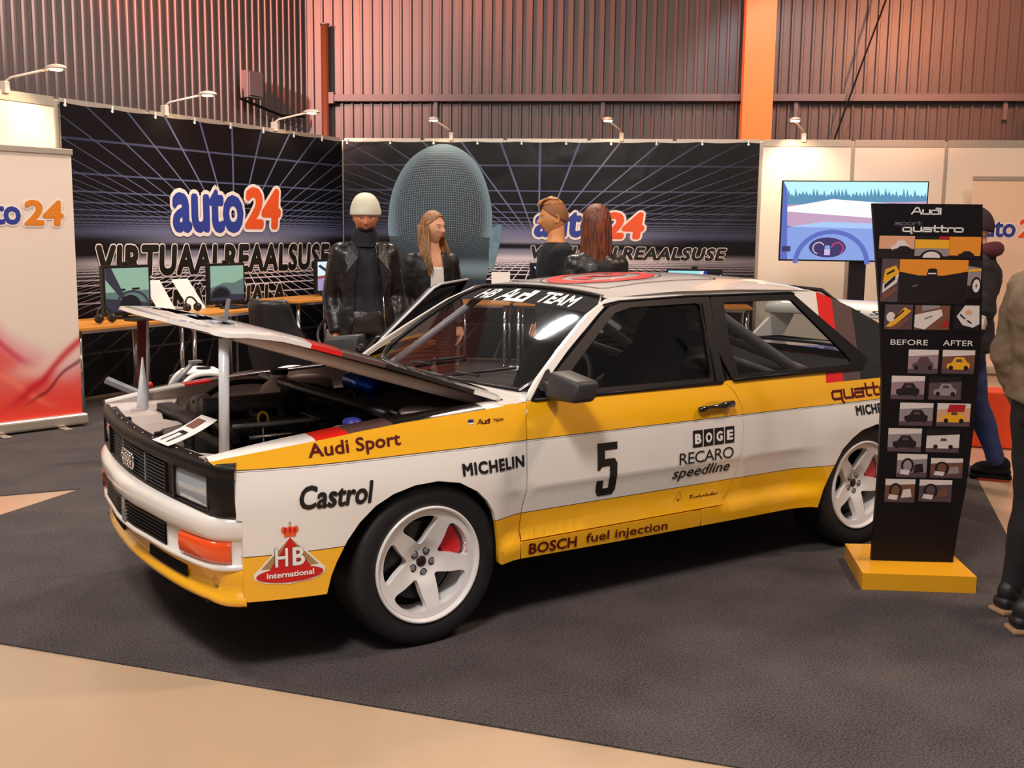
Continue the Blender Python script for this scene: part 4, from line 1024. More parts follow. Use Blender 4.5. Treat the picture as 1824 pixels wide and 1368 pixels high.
for sg in (-1, 1):
    obj('tail_lamp', mv(box(-.012, .012, -.2, .2, -.06, .06, .01), 4.368, sg*.48, .74), M['inkred'], car)
# wing
wing = panel([(0, 0), (.02, .035), (.09, .055), (.20, .035), (.235, 0), (.2, -.002)], lambda a, b: (a, b, 0))
wp = [(4.15, -.005), (4.16, .045), (4.20, .075), (4.30, .085), (4.42, .055), (4.44, .015), (4.42, -.02), (4.20, -.015)]
V = []; F = []; yy = [-.72, -.70, -.6, -.3, 0, .3, .6, .70, .72]
zc = lambda t: 1.055+(.02 if abs(t) < .69 else 0)-.0
for t in yy:
    k = .55 if abs(t) > .71 else 1
    for a, b in wp: V.append((4.53+(a-4.30)*k-.10*(t/.7)**2, t, 1.068+b*k*1.0-.012*(t/.7)**2))
n = len(wp)
for i in range(len(yy)-1):
    for k in range(n): F.append((i*n+k, i*n+(k+1) % n, (i+1)*n+(k+1) % n, (i+1)*n+k))
F += [tuple(range(n))[::-1], tuple((len(yy)-1)*n+k for k in range(n))]
rw = obj('rear_wing', (V, F), M['white'], car, True)
for sg in (-1, 1): obj('wing_support', ([(4.10, sg*.66, .90), (4.40, sg*.66, .90), (4.56, sg*.70, 1.07), (4.38, sg*.70, 1.07), (4.10, sg*.64, .90), (4.40, sg*.64, .90), (4.56, sg*.67, 1.07), (4.38, sg*.67, 1.07)], [(0, 1, 2, 3), (7, 6, 5, 4), (0, 3, 7, 4), (1, 5, 6, 2)]), M['white'], rw)
fw = lambda a, b, d=0: (-d+4.377-.10*(a/.7)**2+.010*(b/.06), -a, 1.070+b)
decal('lettering', word2d('Audi', .34, .034, .10, .3), fw, M['inkblack'], rw, (-.36, .0))
decal('lettering', text2d('Sport', .34, .036, .02, .2), fw, M['inkblack'], rw, (.05, .0))
# cage, seats, dashboard, wheel
T = lambda pts, r=.02: obj('cage_tube', tube(pts, r, 10), M['tubewhite'], car, True)
for sg in (-1, 1):
    T([(2.56, sg*.52, 1.225), (2.62, sg*.575, 1.16), (3.20, sg*.64, .82)], .028)
    T([(2.60, sg*.66, .35), (2.60, sg*.655, .85), (2.67, sg*.50, 1.245)])
    T([(2.56, sg*.655, .99), (3.05, sg*.66, .84)], .018)
    T([(1.45, sg*.70, .45), (1.50, sg*.69, .85), (1.98, sg*.50, 1.232), (2.70, sg*.50, 1.245)])
T([(2.69, -.50, 1.245), (2.69, .50, 1.245)]); T([(1.98, -.50, 1.232), (1.98, .50, 1.232)])
T([(2.69, -.46, 1.23), (2.62, .60, .60)]); T([(3.5, -.58, .78), (2.75, .45, 1.23)])
def seat(y_):
    s = bpy.data.objects.new('bucket_seat', None); col.objects.link(s); s.parent = car
    prof = [(.00, .17), (.18, .25), (.35, .27), (.55, .25), (.68, .17), (.80, .155), (.90, .12)]
    V, F = [], []
    nb = 9
    for k, (t, w) in enumerate(prof):
        for i in range(nb):
            u = -1+2*i/(nb-1); V.append((2.28+.28*t-.10*u*u*(1 if t < .6 else .5), y_+w*u, .42+t*.86))
    for k in range(len(prof)-1):
        for i in range(nb-1): F.append((k*nb+i, k*nb+i+1, (k+1)*nb+i+1, (k+1)*nb+i))
    o = obj('seat_shell', (V, F), M['cloth_black'], s, True)
    md = o.modifiers.new('s', 'SOLIDIFY'); md.thickness = .06
    obj('seat_cushion', mv(box(-.24, .24, -.24, .24, 0, .14, .04, 3), 2.08, y_, .34), M['cloth_black'], s, True)
    obj('head_bolster', mv(box(-.03, .03, -.13, .13, 0, .20, .025, 3), 2.47, y_, .95), M['cloth_black'], s, True)
    obj('seat_lettering', ([(2.462-.0, y_-.06, 1.10), (2.462, y_+.06, 1.10), (2.464, y_+.06, 1.112), (2.464, y_-.06, 1.112)], [(0, 1, 2, 3)]), M['tubewhite'], s) if False else None
    for dy in (-.07, .07): obj('harness_slot', mv(tube([(0, .035*cos(a), .022*sin(a)) for a in [2*pi*i/16 for i in range(16)]], .005, 6, True), 2.40, y_+dy, .90), M['greypaint'], s, True)
seat(-.36); seat(.36)
obj('dashboard', join(box(1.44, 1.72, -.66, .66, .66, .80, .05, 3), box(1.55, 1.74, -.55, -.2, .78, .86, .03)), M['dark'], car, True)
stw = obj('steering_wheel', xf(tube([(.17*cos(a), .17*sin(a), 0) for a in [2*pi*i/32 for i in range(32)]], .014, 8, True), Matrix.Translation((1.86, -.36, .86)) @ Euler((0, radians(-65), 0)).to_matrix().to_4x4()), M['plastic'], car, True)
obj('wheel_spokes', xf(join(box(-.16, .16, -.015, .015, -.005, .005), box(-.015, .015, -.16, 0, -.005, .005), cyl(.04, .02, 16)), Matrix.Translation((1.86, -.36, .86)) @ Euler((0, radians(-65), 0)).to_matrix().to_4x4()), M['plastic'], stw)
obj('steering_column', tube([(1.86, -.36, .86), (1.60, -.36, .74)], .025, 8), M['dark'], car, True)
# wipers
for (a, b, c_) in (((-.10, .02), (-.50, .05), (-.62, .22)), ((.44, .02), (.10, .07), (-.22, .10))):
    p0 = Vector(WSo(a[0], a[1]-.06, .02)); p1 = Vector(WSo(b[0], b[1], .02))
    wpr = obj('wiper_arm', tube([p0, p0.lerp(p1, .5)+Vector((0, 0, .02)), p1], .006, 6), M['trim'], car, True)
    q0 = Vector(WSo(b[0]+.25, b[1]-.02, .012)); q1 = Vector(WSo(b[0]-.25, b[1]+.12, .012))
    obj('wiper_blade', tube([q0, q1], .006, 6), M['trim'], wpr, True)
# leaflet in the engine bay
lf = panel([(0, 0), (.24, 0), (.24, .30), (0, .30)], lambda a, b: (.10+a*.75+b*.75, .06-a*.5+b*.22, .775+.25*(b*b)*.6+.004), (), .03)
lf = obj('leaflet', panel([(0, 0), (1, 0), (1, 1), (0, 1)], lambda a, b: (.05+.26*a+.015*b, -.262+.235*a-.150*b+.0*a, .7765+.035*a*a), (), .12, None, .0008, (0, 0, -1)), M['paper'], None, True)
tag(lf, 'printed information sheet lying on the front edge of the open engine bay', 'leaflet')
lq = lambda a, b, d=0: (.05+.26*a+.015*b, -.262+.235*a-.150*b, .7765+.035*a*a+.001+d)
picture('leaflet_print', [(0, [(.62, .1), (.9, .1), (.9, .6), (.62, .6)]), (1, [(.08, .25), (.45, .25), (.45, .3), (.08, .3)]), (1, [(.08, .6), (.5, .6), (.5, .66), (.08, .66)]), (1, [(.42, .22), (.5, .3), (.5, .6), (.42, .7)])], lambda a, b, d: lq(a, b, d), lf, [mat('brown_print', srgb(130, 85, 70), .7), M['inkblack']])
# =================================================================== booth furniture
M['deskwood'] = mat('orange_beech_laminate', srgb(222, 148, 62), 0.4, noise=(3, .08))
M['scr_frame'] = mat('monitor_black', srgb(20, 20, 22), 0.35)
def emis(name, c, e=1.0):
    m = bpy.data.materials.new(name); m.use_nodes = True; b = m.node_tree.nodes['Principled BSDF']
    b.inputs['Base Color'].default_value = (0, 0, 0, 1); b.inputs['Roughness'].default_value = .25
    b.inputs['Emission Color'].default_value = c; b.inputs['Emission Strength'].default_value = e; return m
SC = [emis('screen_sky', srgb(160, 196, 172), .8), emis('screen_dark', srgb(62, 62, 78), .7), emis('screen_mid', srgb(112, 135, 130), .7), emis('screen_black', srgb(28, 28, 36), .6),
      emis('screen_white', srgb(225, 240, 250), 1.0), emis('screen_lilac', srgb(170, 160, 205), .9), emis('screen_red', srgb(170, 90, 90), .8), emis('screen_cyan', srgb(160, 230, 240), 1.0), emis('screen_blue', srgb(30, 70, 160), .8)]
def circle(cx, cy, rx, ry, n=20, a0=0, a1=360): return [(cx+rx*cos(radians(a0+(a1-a0)*i/n)), cy+ry*sin(radians(a0+(a1-a0)*i/n))) for i in range(n + (0 if a1-a0 == 360 else 1))]
def arc_band(cx, cy, rx, ry, t, a0, a1, n=16): return circle(cx, cy, rx, ry, n, a0, a1)+circle(cx, cy, rx-t, ry-t*ry/rx, n, a0, a1)[::-1]
IMG_RACE = [(0, [(0, .35), (1, .35), (1, 1), (0, 1)]), (2, [(0, 0), (1, 0), (1, .48), (0, .45)]), (3, [(.30, .48), (.45, .48), (.45, .53), (.30, .53)]), (3, [(.6, .49), (.78, .49), (.78, .54), (.6, .54)]),
            (1, [(0, 1), (.14, 1), (.45, .3), (.36, .28), (0, .75)]), (1, [(0, 0), (1, 0), (1, .18), (0, .32)]), (3, circle(.55, .08, .26, .30, 18, 0, 180)), (1, arc_band(.6, .05, .42, .44, .05, 20, 160))]
IMG_RACE2 = [(0, [(0, .35), (1, .35), (1, 1), (0, 1)]), (2, [(0, 0), (1, 0), (1, .62), (.7, .50), (.4, .52), (0, .38)]), (1, [(0, 0), (1, 0), (1, .16), (0, .2)]), (1, circle(.3, .1, .32, .32, 16, 0, 180)), (3, circle(.3, .1, .26, .26, 16, 0, 180))]
IMG_CAR = [(4, [(0, 0), (1, 0), (1, 1), (0, 1)]), (6, [(0, .40), (1, .45), (1, .6), (0, .5)]), (5, [(0, 0), (1, 0), (1, .42), (0, .40)]), (1, [(0, .85), (.1, .9), (.95, .30), (.85, .25)]), (3, [(.45, .3), (.62, .28), (.62, .4), (.45, .42)])]
IMG_AD = [(4, [(0, 0), (1, 0), (1, 1), (0, 1)]), (7, [(0, 0), (.45, 0), (.6, 1), (0, 1)]), (8, [(.55, 0), (.62, 0), (.75, 1), (.68, 1)]), (3, [(.62, 0), (.78, 0), (1, .9), (1, 1), (.75, 1)])]
IMG_TRI = [(3, [(0, 0), (1, 0), (1, 1), (0, 1)]), (7, [(.05, .95), (.5, .95), (.4, .1)]), (7, [(.95, .05), (.95, .75), (.75, .05)]), (4, [(.05, .02), (.2, .02), (.05, .25)])]
def monitor(P, th, s, n, z, w, h, label, img, group='monitors on the simulator desks', rot=0):
    t = thing('monitor', label, 'monitor', P(s, n, z), th+rot, group)
    obj('stand_base', mv(cyl(.11, .015, 24), 0, 0, 0), M['scr_frame'], t, False)
    obj('stand_neck', box(-.025, .025, .01, .035, .01, .16), M['scr_frame'], t)
    obj('bezel', box(-w/2, w/2, -.02, .025, .035, .035+h, .005), M['scr_frame'], t)
    picture('screen', img, lambda a, b, d: (-w/2+.022+a*(w-.044), -.0205-d, .035+.03+b*(h-.055)), t, SC)
    obj('webcam', mv(join(box(-.035, .035, -.015, .015, 0, .03, .006), mv(cyl(.01, .01, 12, 'y'), y=-.024, z=.015)), 0, 0, .035+h), M['scr_frame'], t)
    return t
def desk(P, th, s0, s1, n0, n1, z, label, legs=True):
    t = thing('desk', label, 'desk', P(s0, n0, 0), th); w = s1-s0; d = n1-n0
    obj('desk_top', box(0, w, -d, 0, z-.025, z, .003), M['deskwood'], t)
    obj('under_frame', join(box(.05, w-.05, -d+.05, -d+.07, z-.055, z-.026), box(.05, w-.05, -.07, -.05, z-.055, z-.026)), M['chrome'], t)
    for a in (.06, w-.06):
        for b in (-.06, -d+.06): obj('leg', tube([(a, b, 0), (a, b, z-.03)], .021, 12), M['chrome'], t, True)
        obj('foot_bar', tube([(a, -.02, .018), (a, -d+.02, .018)], .016, 10), M['chrome'], t, True)
    return t
def keyboard(P, th, s, n, z, label):
    t = thing('keyboard', label, 'keyboard', P(s, n, z), th, 'keyboards on the simulator desks'); obj('case', box(-.22, .22, -.08, .08, 0, .016, .004), M['scr_frame'], t)
    for r in range(4): obj('key_row', box(-.21, .21, -.07+.036*r, -.042+.036*r, .016, .021), M['plastic'], t)
def headset(P, th, s, n, z, label):
    t = thing('headset', label, 'headset', P(s, n, z), th, 'headsets lying on the desks')
    for a in (-.07, .07): obj('ear_cup', mv(lathe([(.001, -.02), (.035, -.02), (.042, 0), (.035, .02), (.001, .02)], 16, 'x'), a, 0, .045), M['scr_frame'], t, True)
    obj('headband', tube([(.08*cos(a), .03*sin(a), .05+.09*sin(a)) for a in [pi*i/10 for i in range(11)]], .009, 8), M['scr_frame'], t, True)
desk(PL, TH_L, -4.83, -3.56, .14, .84, .74, 'beech-topped desk on chrome legs beside the roll-up banner')
desk(PL, TH_L, -3.52, -2.25, .14, .84, .77, 'beech-topped desk on chrome legs in the middle of the left booth wall')
desk(PL, TH_L, -1.84, -.60, .14, .74, .80, 'small beech-topped desk in the booth corner behind the man in the beanie')
monitor(PL, TH_L, -3.91, .42, .74, .55, .44, 'left monitor on the desk by the roll-up banner, showing a racing game', IMG_RACE, rot=.0)
monitor(PL, TH_L, -2.58, .40, .77, .53, .40, 'monitor on the middle desk behind the paper sheets, showing a green-skied race', IMG_RACE2, rot=.0)
monitor(PL, TH_L, -.83, .40, .80, .54, .38, 'monitor in the corner beside the man in the beanie, white car on screen', IMG_CAR, rot=.0)
keyboard(PL, TH_L, -3.90, .68, .74, 'black keyboard on the desk by the roll-up banner')
keyboard(PL, TH_L, -2.62, .62, .77, 'black keyboard on the middle desk in front of its monitor')
headset(PL, TH_L, -4.38, .66, .74, 'black headset at the left end of the desk by the roll-up banner')
headset(PL, TH_L, -3.30, .62, .77, 'black headset beside the paper sheets on the middle desk')
headset(PL, TH_L, -2.36, .30, .77, 'black headset at the right end of the middle desk')
def sheet_stand(P, th, s, n, z, lean, label):
    t = thing('notice_sheet', label, 'notice', P(s, n, z), th, None)
    obj('sheet', ([(-.11, 0, 0.0), (.11, 0, 0.0), (.11-lean, .10, .29), (-.11-lean, .10, .29)], [(0, 1, 2, 3)]), M['paper'], t)
    obj('sheet_back', ([(-.13, .003, 0.0), (.13, .003, 0.0), (.06-lean, .25, .02), (-.06-lean, .25, .02)], [(3, 2, 1, 0)]), M['paper'], t)
sheet_stand(PL, TH_L, -3.44, .45, .775, .10, 'white notice sheet between the two left monitors, the left one')
sheet_stand(PL, TH_L, -3.04, .45, .775, .13, 'white notice sheet close beside the middle monitor')
# right-hand desk, only glimpsed over the roof
d4 = desk(PR, TH_R, 2.2, 3.4, .14, .80, .74, 'beech-topped desk hidden behind the car roof, left half of the right booth wall')
d5 = desk(PR, TH_R, 3.5, 4.9, .14, .80, .74, 'beech-topped desk hidden behind the car roof, right half of the right booth wall')
monitor(PR, TH_R, 2.66, .4, .74, .62, .42, 'monitor half hidden behind the man in the dark sweater', IMG_TRI)
monitor(PR, TH_R, 4.26, .4, .74, .64, .38, 'monitor above the car roof showing a white and cyan picture', IMG_AD)
t = thing('notice_sheet', 'white notice sheet above the windscreen, beside the printed ear', 'notice', PR(2.005, .35, .74), TH_R)
obj('sheet', box(-.11, .11, -.002, .002, 0, .34), M['paper'], t); obj('sheet_foot', box(-.11, .11, 0, .12, 0, .003), M['paper'], t)
d6 = desk(PR, TH_R, 1.5, 2.16, .14, .80, .74, 'narrow beech-topped desk under the printed head, holding a notice sheet')
ps = thing('power_strip', 'white extension socket strip lying on the floor below the printed head', 'power strip', PR(2.35, 1.0, .0005), TH_R)
obj('housing', box(-.16, .16, -.03, .03, 0, .045, .006), M['paper'], ps)
for k in range(4): obj('socket', mv(cyl(.018, .003, 16), -.11+.073*k, 0, .045), M['plastic'], ps)
obj('lead', tube(smooth_open([(.16, 0, .02), (.4, .05, .006), (.6, -.12, .006), (.9, .05, .006)], 5), .006, 6), M['paper'], ps, True)

# racing simulator seats and stands
M['seatshell'] = mat('seat_leatherette', srgb(34, 33, 34), 0.4)
def sim_rig(loc, rz, label, backh=1.12):
    t = thing('racing_seat', label, 'seat', loc, rz, 'simulator rigs behind the open bonnet')
    # facing +x: bucket back, cushion, wheel post
    prof = [(.0, .20), (.13, .26), (.31, .28), (.44, .24), (.54, .17), (.66, .16), (.73, .13)]
    V, F = [], []; nb = 9
    for (q, w) in prof:
        for i in range(nb):
            u = -1+2*i/(nb-1); V.append((-.22-.32*q+.11*u*u, w*u, .30+q))
    for k in range(len(prof)-1):
        for i in range(nb-1): F.append((k*nb+i, k*nb+i+1, (k+1)*nb+i+1, (k+1)*nb+i))
    o = obj('backrest', (V, F), M['seatshell'], t, True); md = o.modifiers.new('s', 'SOLIDIFY'); md.thickness = .07; md = o.modifiers.new('b', 'SUBSURF'); md.levels = 1; md.render_levels = 1
    obj('backrest_piping', tube([(-.22-.32*q+.11, w*1.0*sg_, .30+q) for sg_ in (1,) for q, w in prof], .012, 8), M['greypaint'], t, True)
    obj('cushion', box(-.26, .26, -.24, .24, .20, .33, .05, 3), M['seatshell'], t, True)
    for sg_ in (-1, 1): obj('side_frame', tube(smooth_open([(-.30, sg_*.22, .02), (-.1, sg_*.24, .16), (.3, sg_*.24, .12), (.9, sg_*.18, .02)], 5), .02, 8), M['greypaint'], t, True)
    obj('wheel_post', tube([(.62, 0, .05), (.55, 0, .62)], .025, 10), M['greypaint'], t, True)
    obj('wheel_rim', xf(tube([(.14*cos(a), .14*sin(a), 0) for a in [2*pi*i/28 for i in range(28)]], .014, 8, True), Matrix.Translation((.47, 0, .70)) @ Euler((0, radians(-68), 0)).to_matrix().to_4x4()), M['scr_frame'], t, True)
    obj('wheel_hub', mv(box(-.03, .12, -.07, .07, -.06, .05, .02), .50, 0, .68), M['greypaint'], t, True)
    obj('pedal_plate', mv(box(-.12, .12, -.18, .18, 0, .012), .95, 0, .10, ry=-.5), M['steel'], t)
    for k in (-.10, 0, .10): obj('pedal', mv(box(-.008, .008, -.028, .028, 0, .13, .004), .98, k, .10, ry=.35), M['steel'], t)
    return t
sim_rig((2.29, 3.74, .0005), radians(32), 'black bucket simulator seat with its wheel, standing in front of the middle desk')
t = thing('pedal_set', 'steel racing pedals on a base plate low beside the left desk', 'pedals', (1.25, 3.85, .0005), radians(40))
obj('base_plate', mv(box(-.18, .18, -.14, .14, 0, .012), ry=0), M['steel'], t)
obj('pedal_post', join(box(-.16, -.13, -.12, -.09, .01, .30), box(.13, .16, -.12, -.09, .01, .30), box(-.16, .16, -.12, -.09, .29, .32)), M['greypaint'], t)
for k in (-.10, .0, .10): obj('pedal', mv(box(-.028, .028, -.008, .008, 0, .15, .004), k, -.11, .33, rx=.25), M['steel'], t)
def hoop_pod(loc, rz, label):
    t = thing('console_pod', label, 'game seat', loc, rz, 'white console pods low behind the car')
    for sg_ in (-1, 1):
        path = smooth_open([(-.20, sg_*.17, 0), (-.20, sg_*.17, .34), (-.13, sg_*.165, .50), (.0, sg_*.16, .54), (.15, sg_*.16, .50), (.20, sg_*.165, .34), (.20, sg_*.17, 0)], 5)
        obj('white_hoop', tube(path, .018, 10), M['inkwhite'], t, True)
    obj('black_shell', mv(ball(.17, .15, .27, 20, 12), 0, 0, .272), M['trim'], t, True)
    obj('top_cover', mv(box(-.12, .12, -.11, .11, 0, .025, .010, 3), 0, 0, .53), M['inkwhite'], t, True)
    obj('top_dial', mv(cyl(.05, .010, 24), .02, 0, .555), M['trim'], t)
hoop_pod((1.36, 3.30, .0005), radians(-5), 'white-hooped black console pod left of the near bonnet prop')
hoop_pod((1.98, 3.02, .0005), radians(-5), 'white-hooped black console pod under the raised bonnet, right one')
t = thing('metal_stand', 'grey steel stand with a slanted top bar behind the far wing', 'stand', (1.02, 2.72, .0005), radians(20))
obj('stand_post', tube([(0, 0, 0), (0, 0, .55)], .03, 12), M['greypaint'], t, True)
obj('stand_foot', box(-.2, .2, -.2, .2, 0, .02, .004), M['greypaint'], t)
obj('slanted_bar', tube([(-.13, 0, .47), (.16, .03, .67)], .016, 10), M['greypaint'], t, True)
obj('bar_cap', mv(box(-.03, .05, -.025, .025, -.01, .01, .004), .16, .03, .67), M['greypaint'], t)
t = thing('metal_stand', 'blue-grey flat metal plate tilted on a small stand at the far left', 'stand', (.83, 3.15, .0005), radians(-20))
obj('tilted_plate', mv(box(-.17, .17, -.05, .05, -.02, .02, .008), 0, 0, .46, ry=.45), M['greypaint'], t)
obj('stand_post', tube([(.05, 0, 0), (.05, 0, .43)], .02, 8), M['greypaint'], t, True)
obj('red_knob', mv(ball(.022, .022, .022, 12, 8), .13, -.05, .50), M['inkred'], t, True)

# roll-up banner with red swirls
m = mat('rollup_print', srgb(238, 214, 196), 0.45); x, y, z = coords(m)
u_ = x-.10
nz = (noise_n(m, 1.6, 1, .6)-.5)
P_ = 0.66+u_*-.50+u_*u_*1.3+nz*.22
dd = P_-z
pink = dd.sstep(-.04, .16); red = dd.sstep(.10, .30)
st1 = 1.0-((dd-.20).abs()).sstep(0.0, .06); st2 = 1.0-((z-.46-x*.30+nz*.3).abs()).sstep(0.0, .13)
st3 = 1.0-((z-.30-x*.80+nz*.3).abs()).sstep(0.0, .075); st4 = 1.0-((z-.22-x*.62+nz*.4).abs()).sstep(0.0, .030); st5 = 1.0-((z-.30+x*.55+nz*.5).abs()).sstep(0.0, .05)
bot = 1.0-z.sstep(.16, .46)
layer(m, srgb(240, 222, 208), [(pink*.75, srgb(232, 150, 160)), (red*.85, srgb(232, 78, 66)), ((st1*(1.0-x.sstep(-.05, .28))*.8).clamp(), srgb(206, 62, 96)), ((st2*x.sstep(-.25, .12)*.75).clamp(), srgb(246, 205, 192)),
    (bot*.85, srgb(236, 60, 40)), ((st5*(1.0-x.sstep(-.05, .30))*.7).clamp(), srgb(250, 130, 100)), ((st3*x.sstep(-.25, .02)*.9).clamp(), srgb(206, 12, 40)), ((st4*x.sstep(-.12, .15)*.8).clamp(), srgb(96, 10, 30))])
def rollup(loc, th, label, prt, w=.85, h=2.10, brand=True):
    t = thing('roll_up_banner', label, 'banner', loc, th)
    obj('print', box(-w/2+.01, w/2-.01, -.002, .002, .10, h-.03), prt, t)
    obj('top_bar', box(-w/2, w/2, -.015, .015, h-.045, h, .004), M['postalu'], t)
    obj('base_cassette', box(-w/2-.015, w/2+.015, -.06, .06, .012, .10, .02, 3), M['postalu'], t)
    for a in (-w/2+.2, w/2-.2): obj('foot', box(a-.03, a+.03, -.16, .16, 0, .012, .003), M['postalu'], t)
    obj('rear_pole', tube([(0, .02, .1), (0, .02, h-.03)], .01, 8), M['postalu'], t)
    fm = lambda a, b, d: (a, -.003-d, b)
    k = w/.85
    outlined(t, 'auto', (-w/2+.04*k, 1.555), .40*k, .155*k, fm, M['navy'], M['whiteprint'], .03, .05, .0, .95)
    outlined(t, '24', (-w/2+.46*k, 1.55), .30*k, .19*k, fm, M['orangeprint2'], M['whiteprint'], .04, .05, .05, .95)
    return t
M['orangeprint2'] = mat('amber_print', srgb(228, 132, 30), .45)
rollup((.405, 4.47, .0005), radians(14), 'white roll-up banner with red silky swirls standing at the far left', m, .86, 2.13)
M['orangeprint2'] = M['orangeprint']
rr_ = rollup(PR(7.79, .3, 0), TH_R, 'pale roll-up banner behind the two visitors at the far right', mat('pale_print', srgb(238, 208, 182), .5), .98, 2.23)

# television on its stand
tv = thing('television', 'large flat television on a black floor stand showing a racing cockpit', 'television', (8.0, 3.02, 0), radians(-41.0))
w, h, zb = 1.44, .815, 1.29
obj('tv_case', box(-w/2, w/2, -.02, .03, zb, zb+h, .004), M['scr_frame'], tv)
TVM = [emis('tv_sky', srgb(185, 235, 245), 1.15), emis('tv_trees', srgb(95, 150, 185), 1.0), emis('tv_track', srgb(242, 238, 250), 1.15), emis('tv_kerb', srgb(200, 165, 195), 1.0), emis('tv_dash', srgb(140, 165, 230), 1.0), emis('tv_dashlight', srgb(170, 200, 245), 1.05), emis('tv_wheel', srgb(100, 115, 200), .95), emis('tv_cluster', srgb(70, 60, 110), .9), emis('tv_dial', srgb(210, 190, 225), 1.0), emis('tv_red', srgb(215, 70, 120), 1.0)]
trees = [(0, .78)]; rnd = random.Random(3)
for k in range(40):
    trees += [(k/40+.004, .80+.03*rnd.random()), (k/40+.0125, .84+.09*rnd.random())]
trees += [(1, .80), (1, .76), (0, .66)]
picture('screen', [(0, [(0, .6), (1, .6), (1, 1), (0, 1)]), (1, trees), (3, [(0, .42), (1, .55), (1, .76), (0, .70)]), (2, [(0, .58), (1, .46), (1, .70), (.35, .78), (0, .66)]), (3, [(0, .46), (1, .38), (1, .50), (0, .62)]),
    (4, [(0, 0), (1, 0), (1, .46), (.3, .49), (.0, .40)]), (5, [(.05, .42), (1, .40), (1, .46), (.3, .49)]), (6, [(0, .0), (.05, .0), (.04, .4), (.03, .9), (0, 1)]), (6, arc_band(.36, -.05, .27, .44, .035, 0, 180)), (7, circle(.33, .16, .13, .13, 20)),
    (8, arc_band(.27, .15, .045, .08, .008, 30, 260)), (9, arc_band(.40, .15, .045, .08, .008, -60, 170)), (8, [(.31, .06), (.35, .06), (.35, .14), (.31, .14)]), (4, circle(.33, .16, .02, .03, 10)), (7, [(.01, .10), (.07, .10), (.07, .17), (.01, .17)])],
    lambda a, b, d: (-w/2+.012+a*(w-.024), -.0205-d, zb+.016+b*(h-.028)), tv, TVM)
obj('stand_column', box(.08-.085, .08+.085, .03, .07, .02, 1.5, .01), M['scr_frame'], tv)
obj('stand_foot', box(-.35, .45, -.25, .35, 0, .02, .004), M['scr_frame'], tv)

# =================================================================== display stand (totem)
kx = Vector((.80, -.60, 0)).normalized(); ka = math.atan2(kx.y, kx.x)
ko = Vector((3.012, -1.180, 0))
ks = thing('display_stand', 'tall black photo totem on a yellow plinth beside the rear wheel', 'display stand', ko, ka)
M['kyel'] = mat('yellow_plinth_lacquer', srgb(250, 178, 30), 0.4, 0, .3)
M['kblk'] = mat('black_display_board', srgb(17, 13, 17), 0.5, spec=.25)
# plinth corners measured in the stand's own frame
inv = Matrix.Rotation(-ka, 4, 'Z') @ Matrix.Translation(-ko)
pc = [inv @ Vector((a, b, 0)) for a, b in ((2.831, -1.288), (3.219, -1.589), (3.52, -1.215), (3.136, -.944))]
z0, z1 = .0, .075
V = [(p.x, p.y, z) for z in (z0, z1) for p in pc]
obj('plinth', (V, [(3, 2, 1, 0), (4, 5, 6, 7), (0, 1, 5, 4), (1, 2, 6, 5), (2, 3, 7, 6), (3, 0, 4, 7)]), M['kyel'], ks)
def ke(z, side):   # board outline: left and right edge as a function of height above the plinth
    if side < 0: return lerp1([(.0, .011), (.27, .016), (.47, .018), (.78, .012), (1.03, -.005), (1.33, -.043), (1.635, -.082)], z)
    return lerp1([(.0, .378), (.2, .394), (.35, .413), (.58, .426), (.79, .431), (1.04, .430), (1.34, .414), (1.635, .393)], z)
hs = [0, .2, .35, .47, .6, .8, 1.04, 1.2, 1.34, 1.5, 1.617]
out = [(ke(z, -1), z) for z in hs]+[(ke(1.617, 1), 1.617)]+[(ke(z, 1), z) for z in hs[-2::-1]]
v, f = cdt([(a, b+.075) for a, b in out], step=.1)
n = len(v)
brd = obj('board', panel([(a, b+.075) for a, b in out], lambda a, b: (a, 0, b), (), .12, None, .025, (0, 1, 0), back=True), M['kblk'], ks)
kf = lambda a, b, d=0: (a, -.0020-d, b)
decal('lettering', word2d('Audi', .131, .030, .10, .0), kf, M['inkwhite'], brd, (.088, 1.648))
decal('lettering', word2d('sport', .120, .016, .09, .0), kf, M['greypaint'], brd, (.019, 1.600))
decal('lettering', word2d('quattro', .267, .028, .10, .0), kf, M['inkwhite'], brd, (.054, 1.572))
decal('lettering', text2d('BEFORE', .163, .024, .0), kf, M['inkwhite'], brd, (.036, 1.071))
decal('lettering', text2d('AFTER', .132, .024, .0), kf, M['inkwhite'], brd, (.265, 1.071))
KM = [mat('ph_'+n_, srgb(*c), .4) for n_, c in (('sky', (222, 165, 130)), ('amber', (235, 145, 45)), ('black', (28, 20, 26)), ('grey', (150, 138, 140)), ('white', (225, 212, 205)), ('yellow', (240, 175, 40)), ('dusk', (90, 70, 75)), ('red', (180, 30, 40)), ('brown', (120, 78, 60)), ('lilac', (160, 128, 136)))]
def photo(x0, z0, w, h, layers):
    picture('photo', layers, lambda a, b, d: (x0+a*w, -.0015-d, z0+b*h), brd, KM)
full_ = [(0, 0), (1, 0), (1, 1), (0, 1)]
def carshape(x0, y0, w, h): return [(x0, y0+.15*h), (x0, y0+.45*h), (x0+.2*w, y0+.55*h), (x0+.35*w, y0+h), (x0+.72*w, y0+h), (x0+.88*w, y0+.6*h), (x0+w, y0+.5*h), (x0+w, y0+.15*h), (x0+.9*w, y0), (x0+.1*w, y0)]
photo(-.040, 1.454, .153, .098, [(0, full_), (2, [(0, 0), (1, 0), (1, .42), (0, .42)]), (4, carshape(.35, .35, .5, .45)), (2, carshape(.4, .3, .55, .25))])
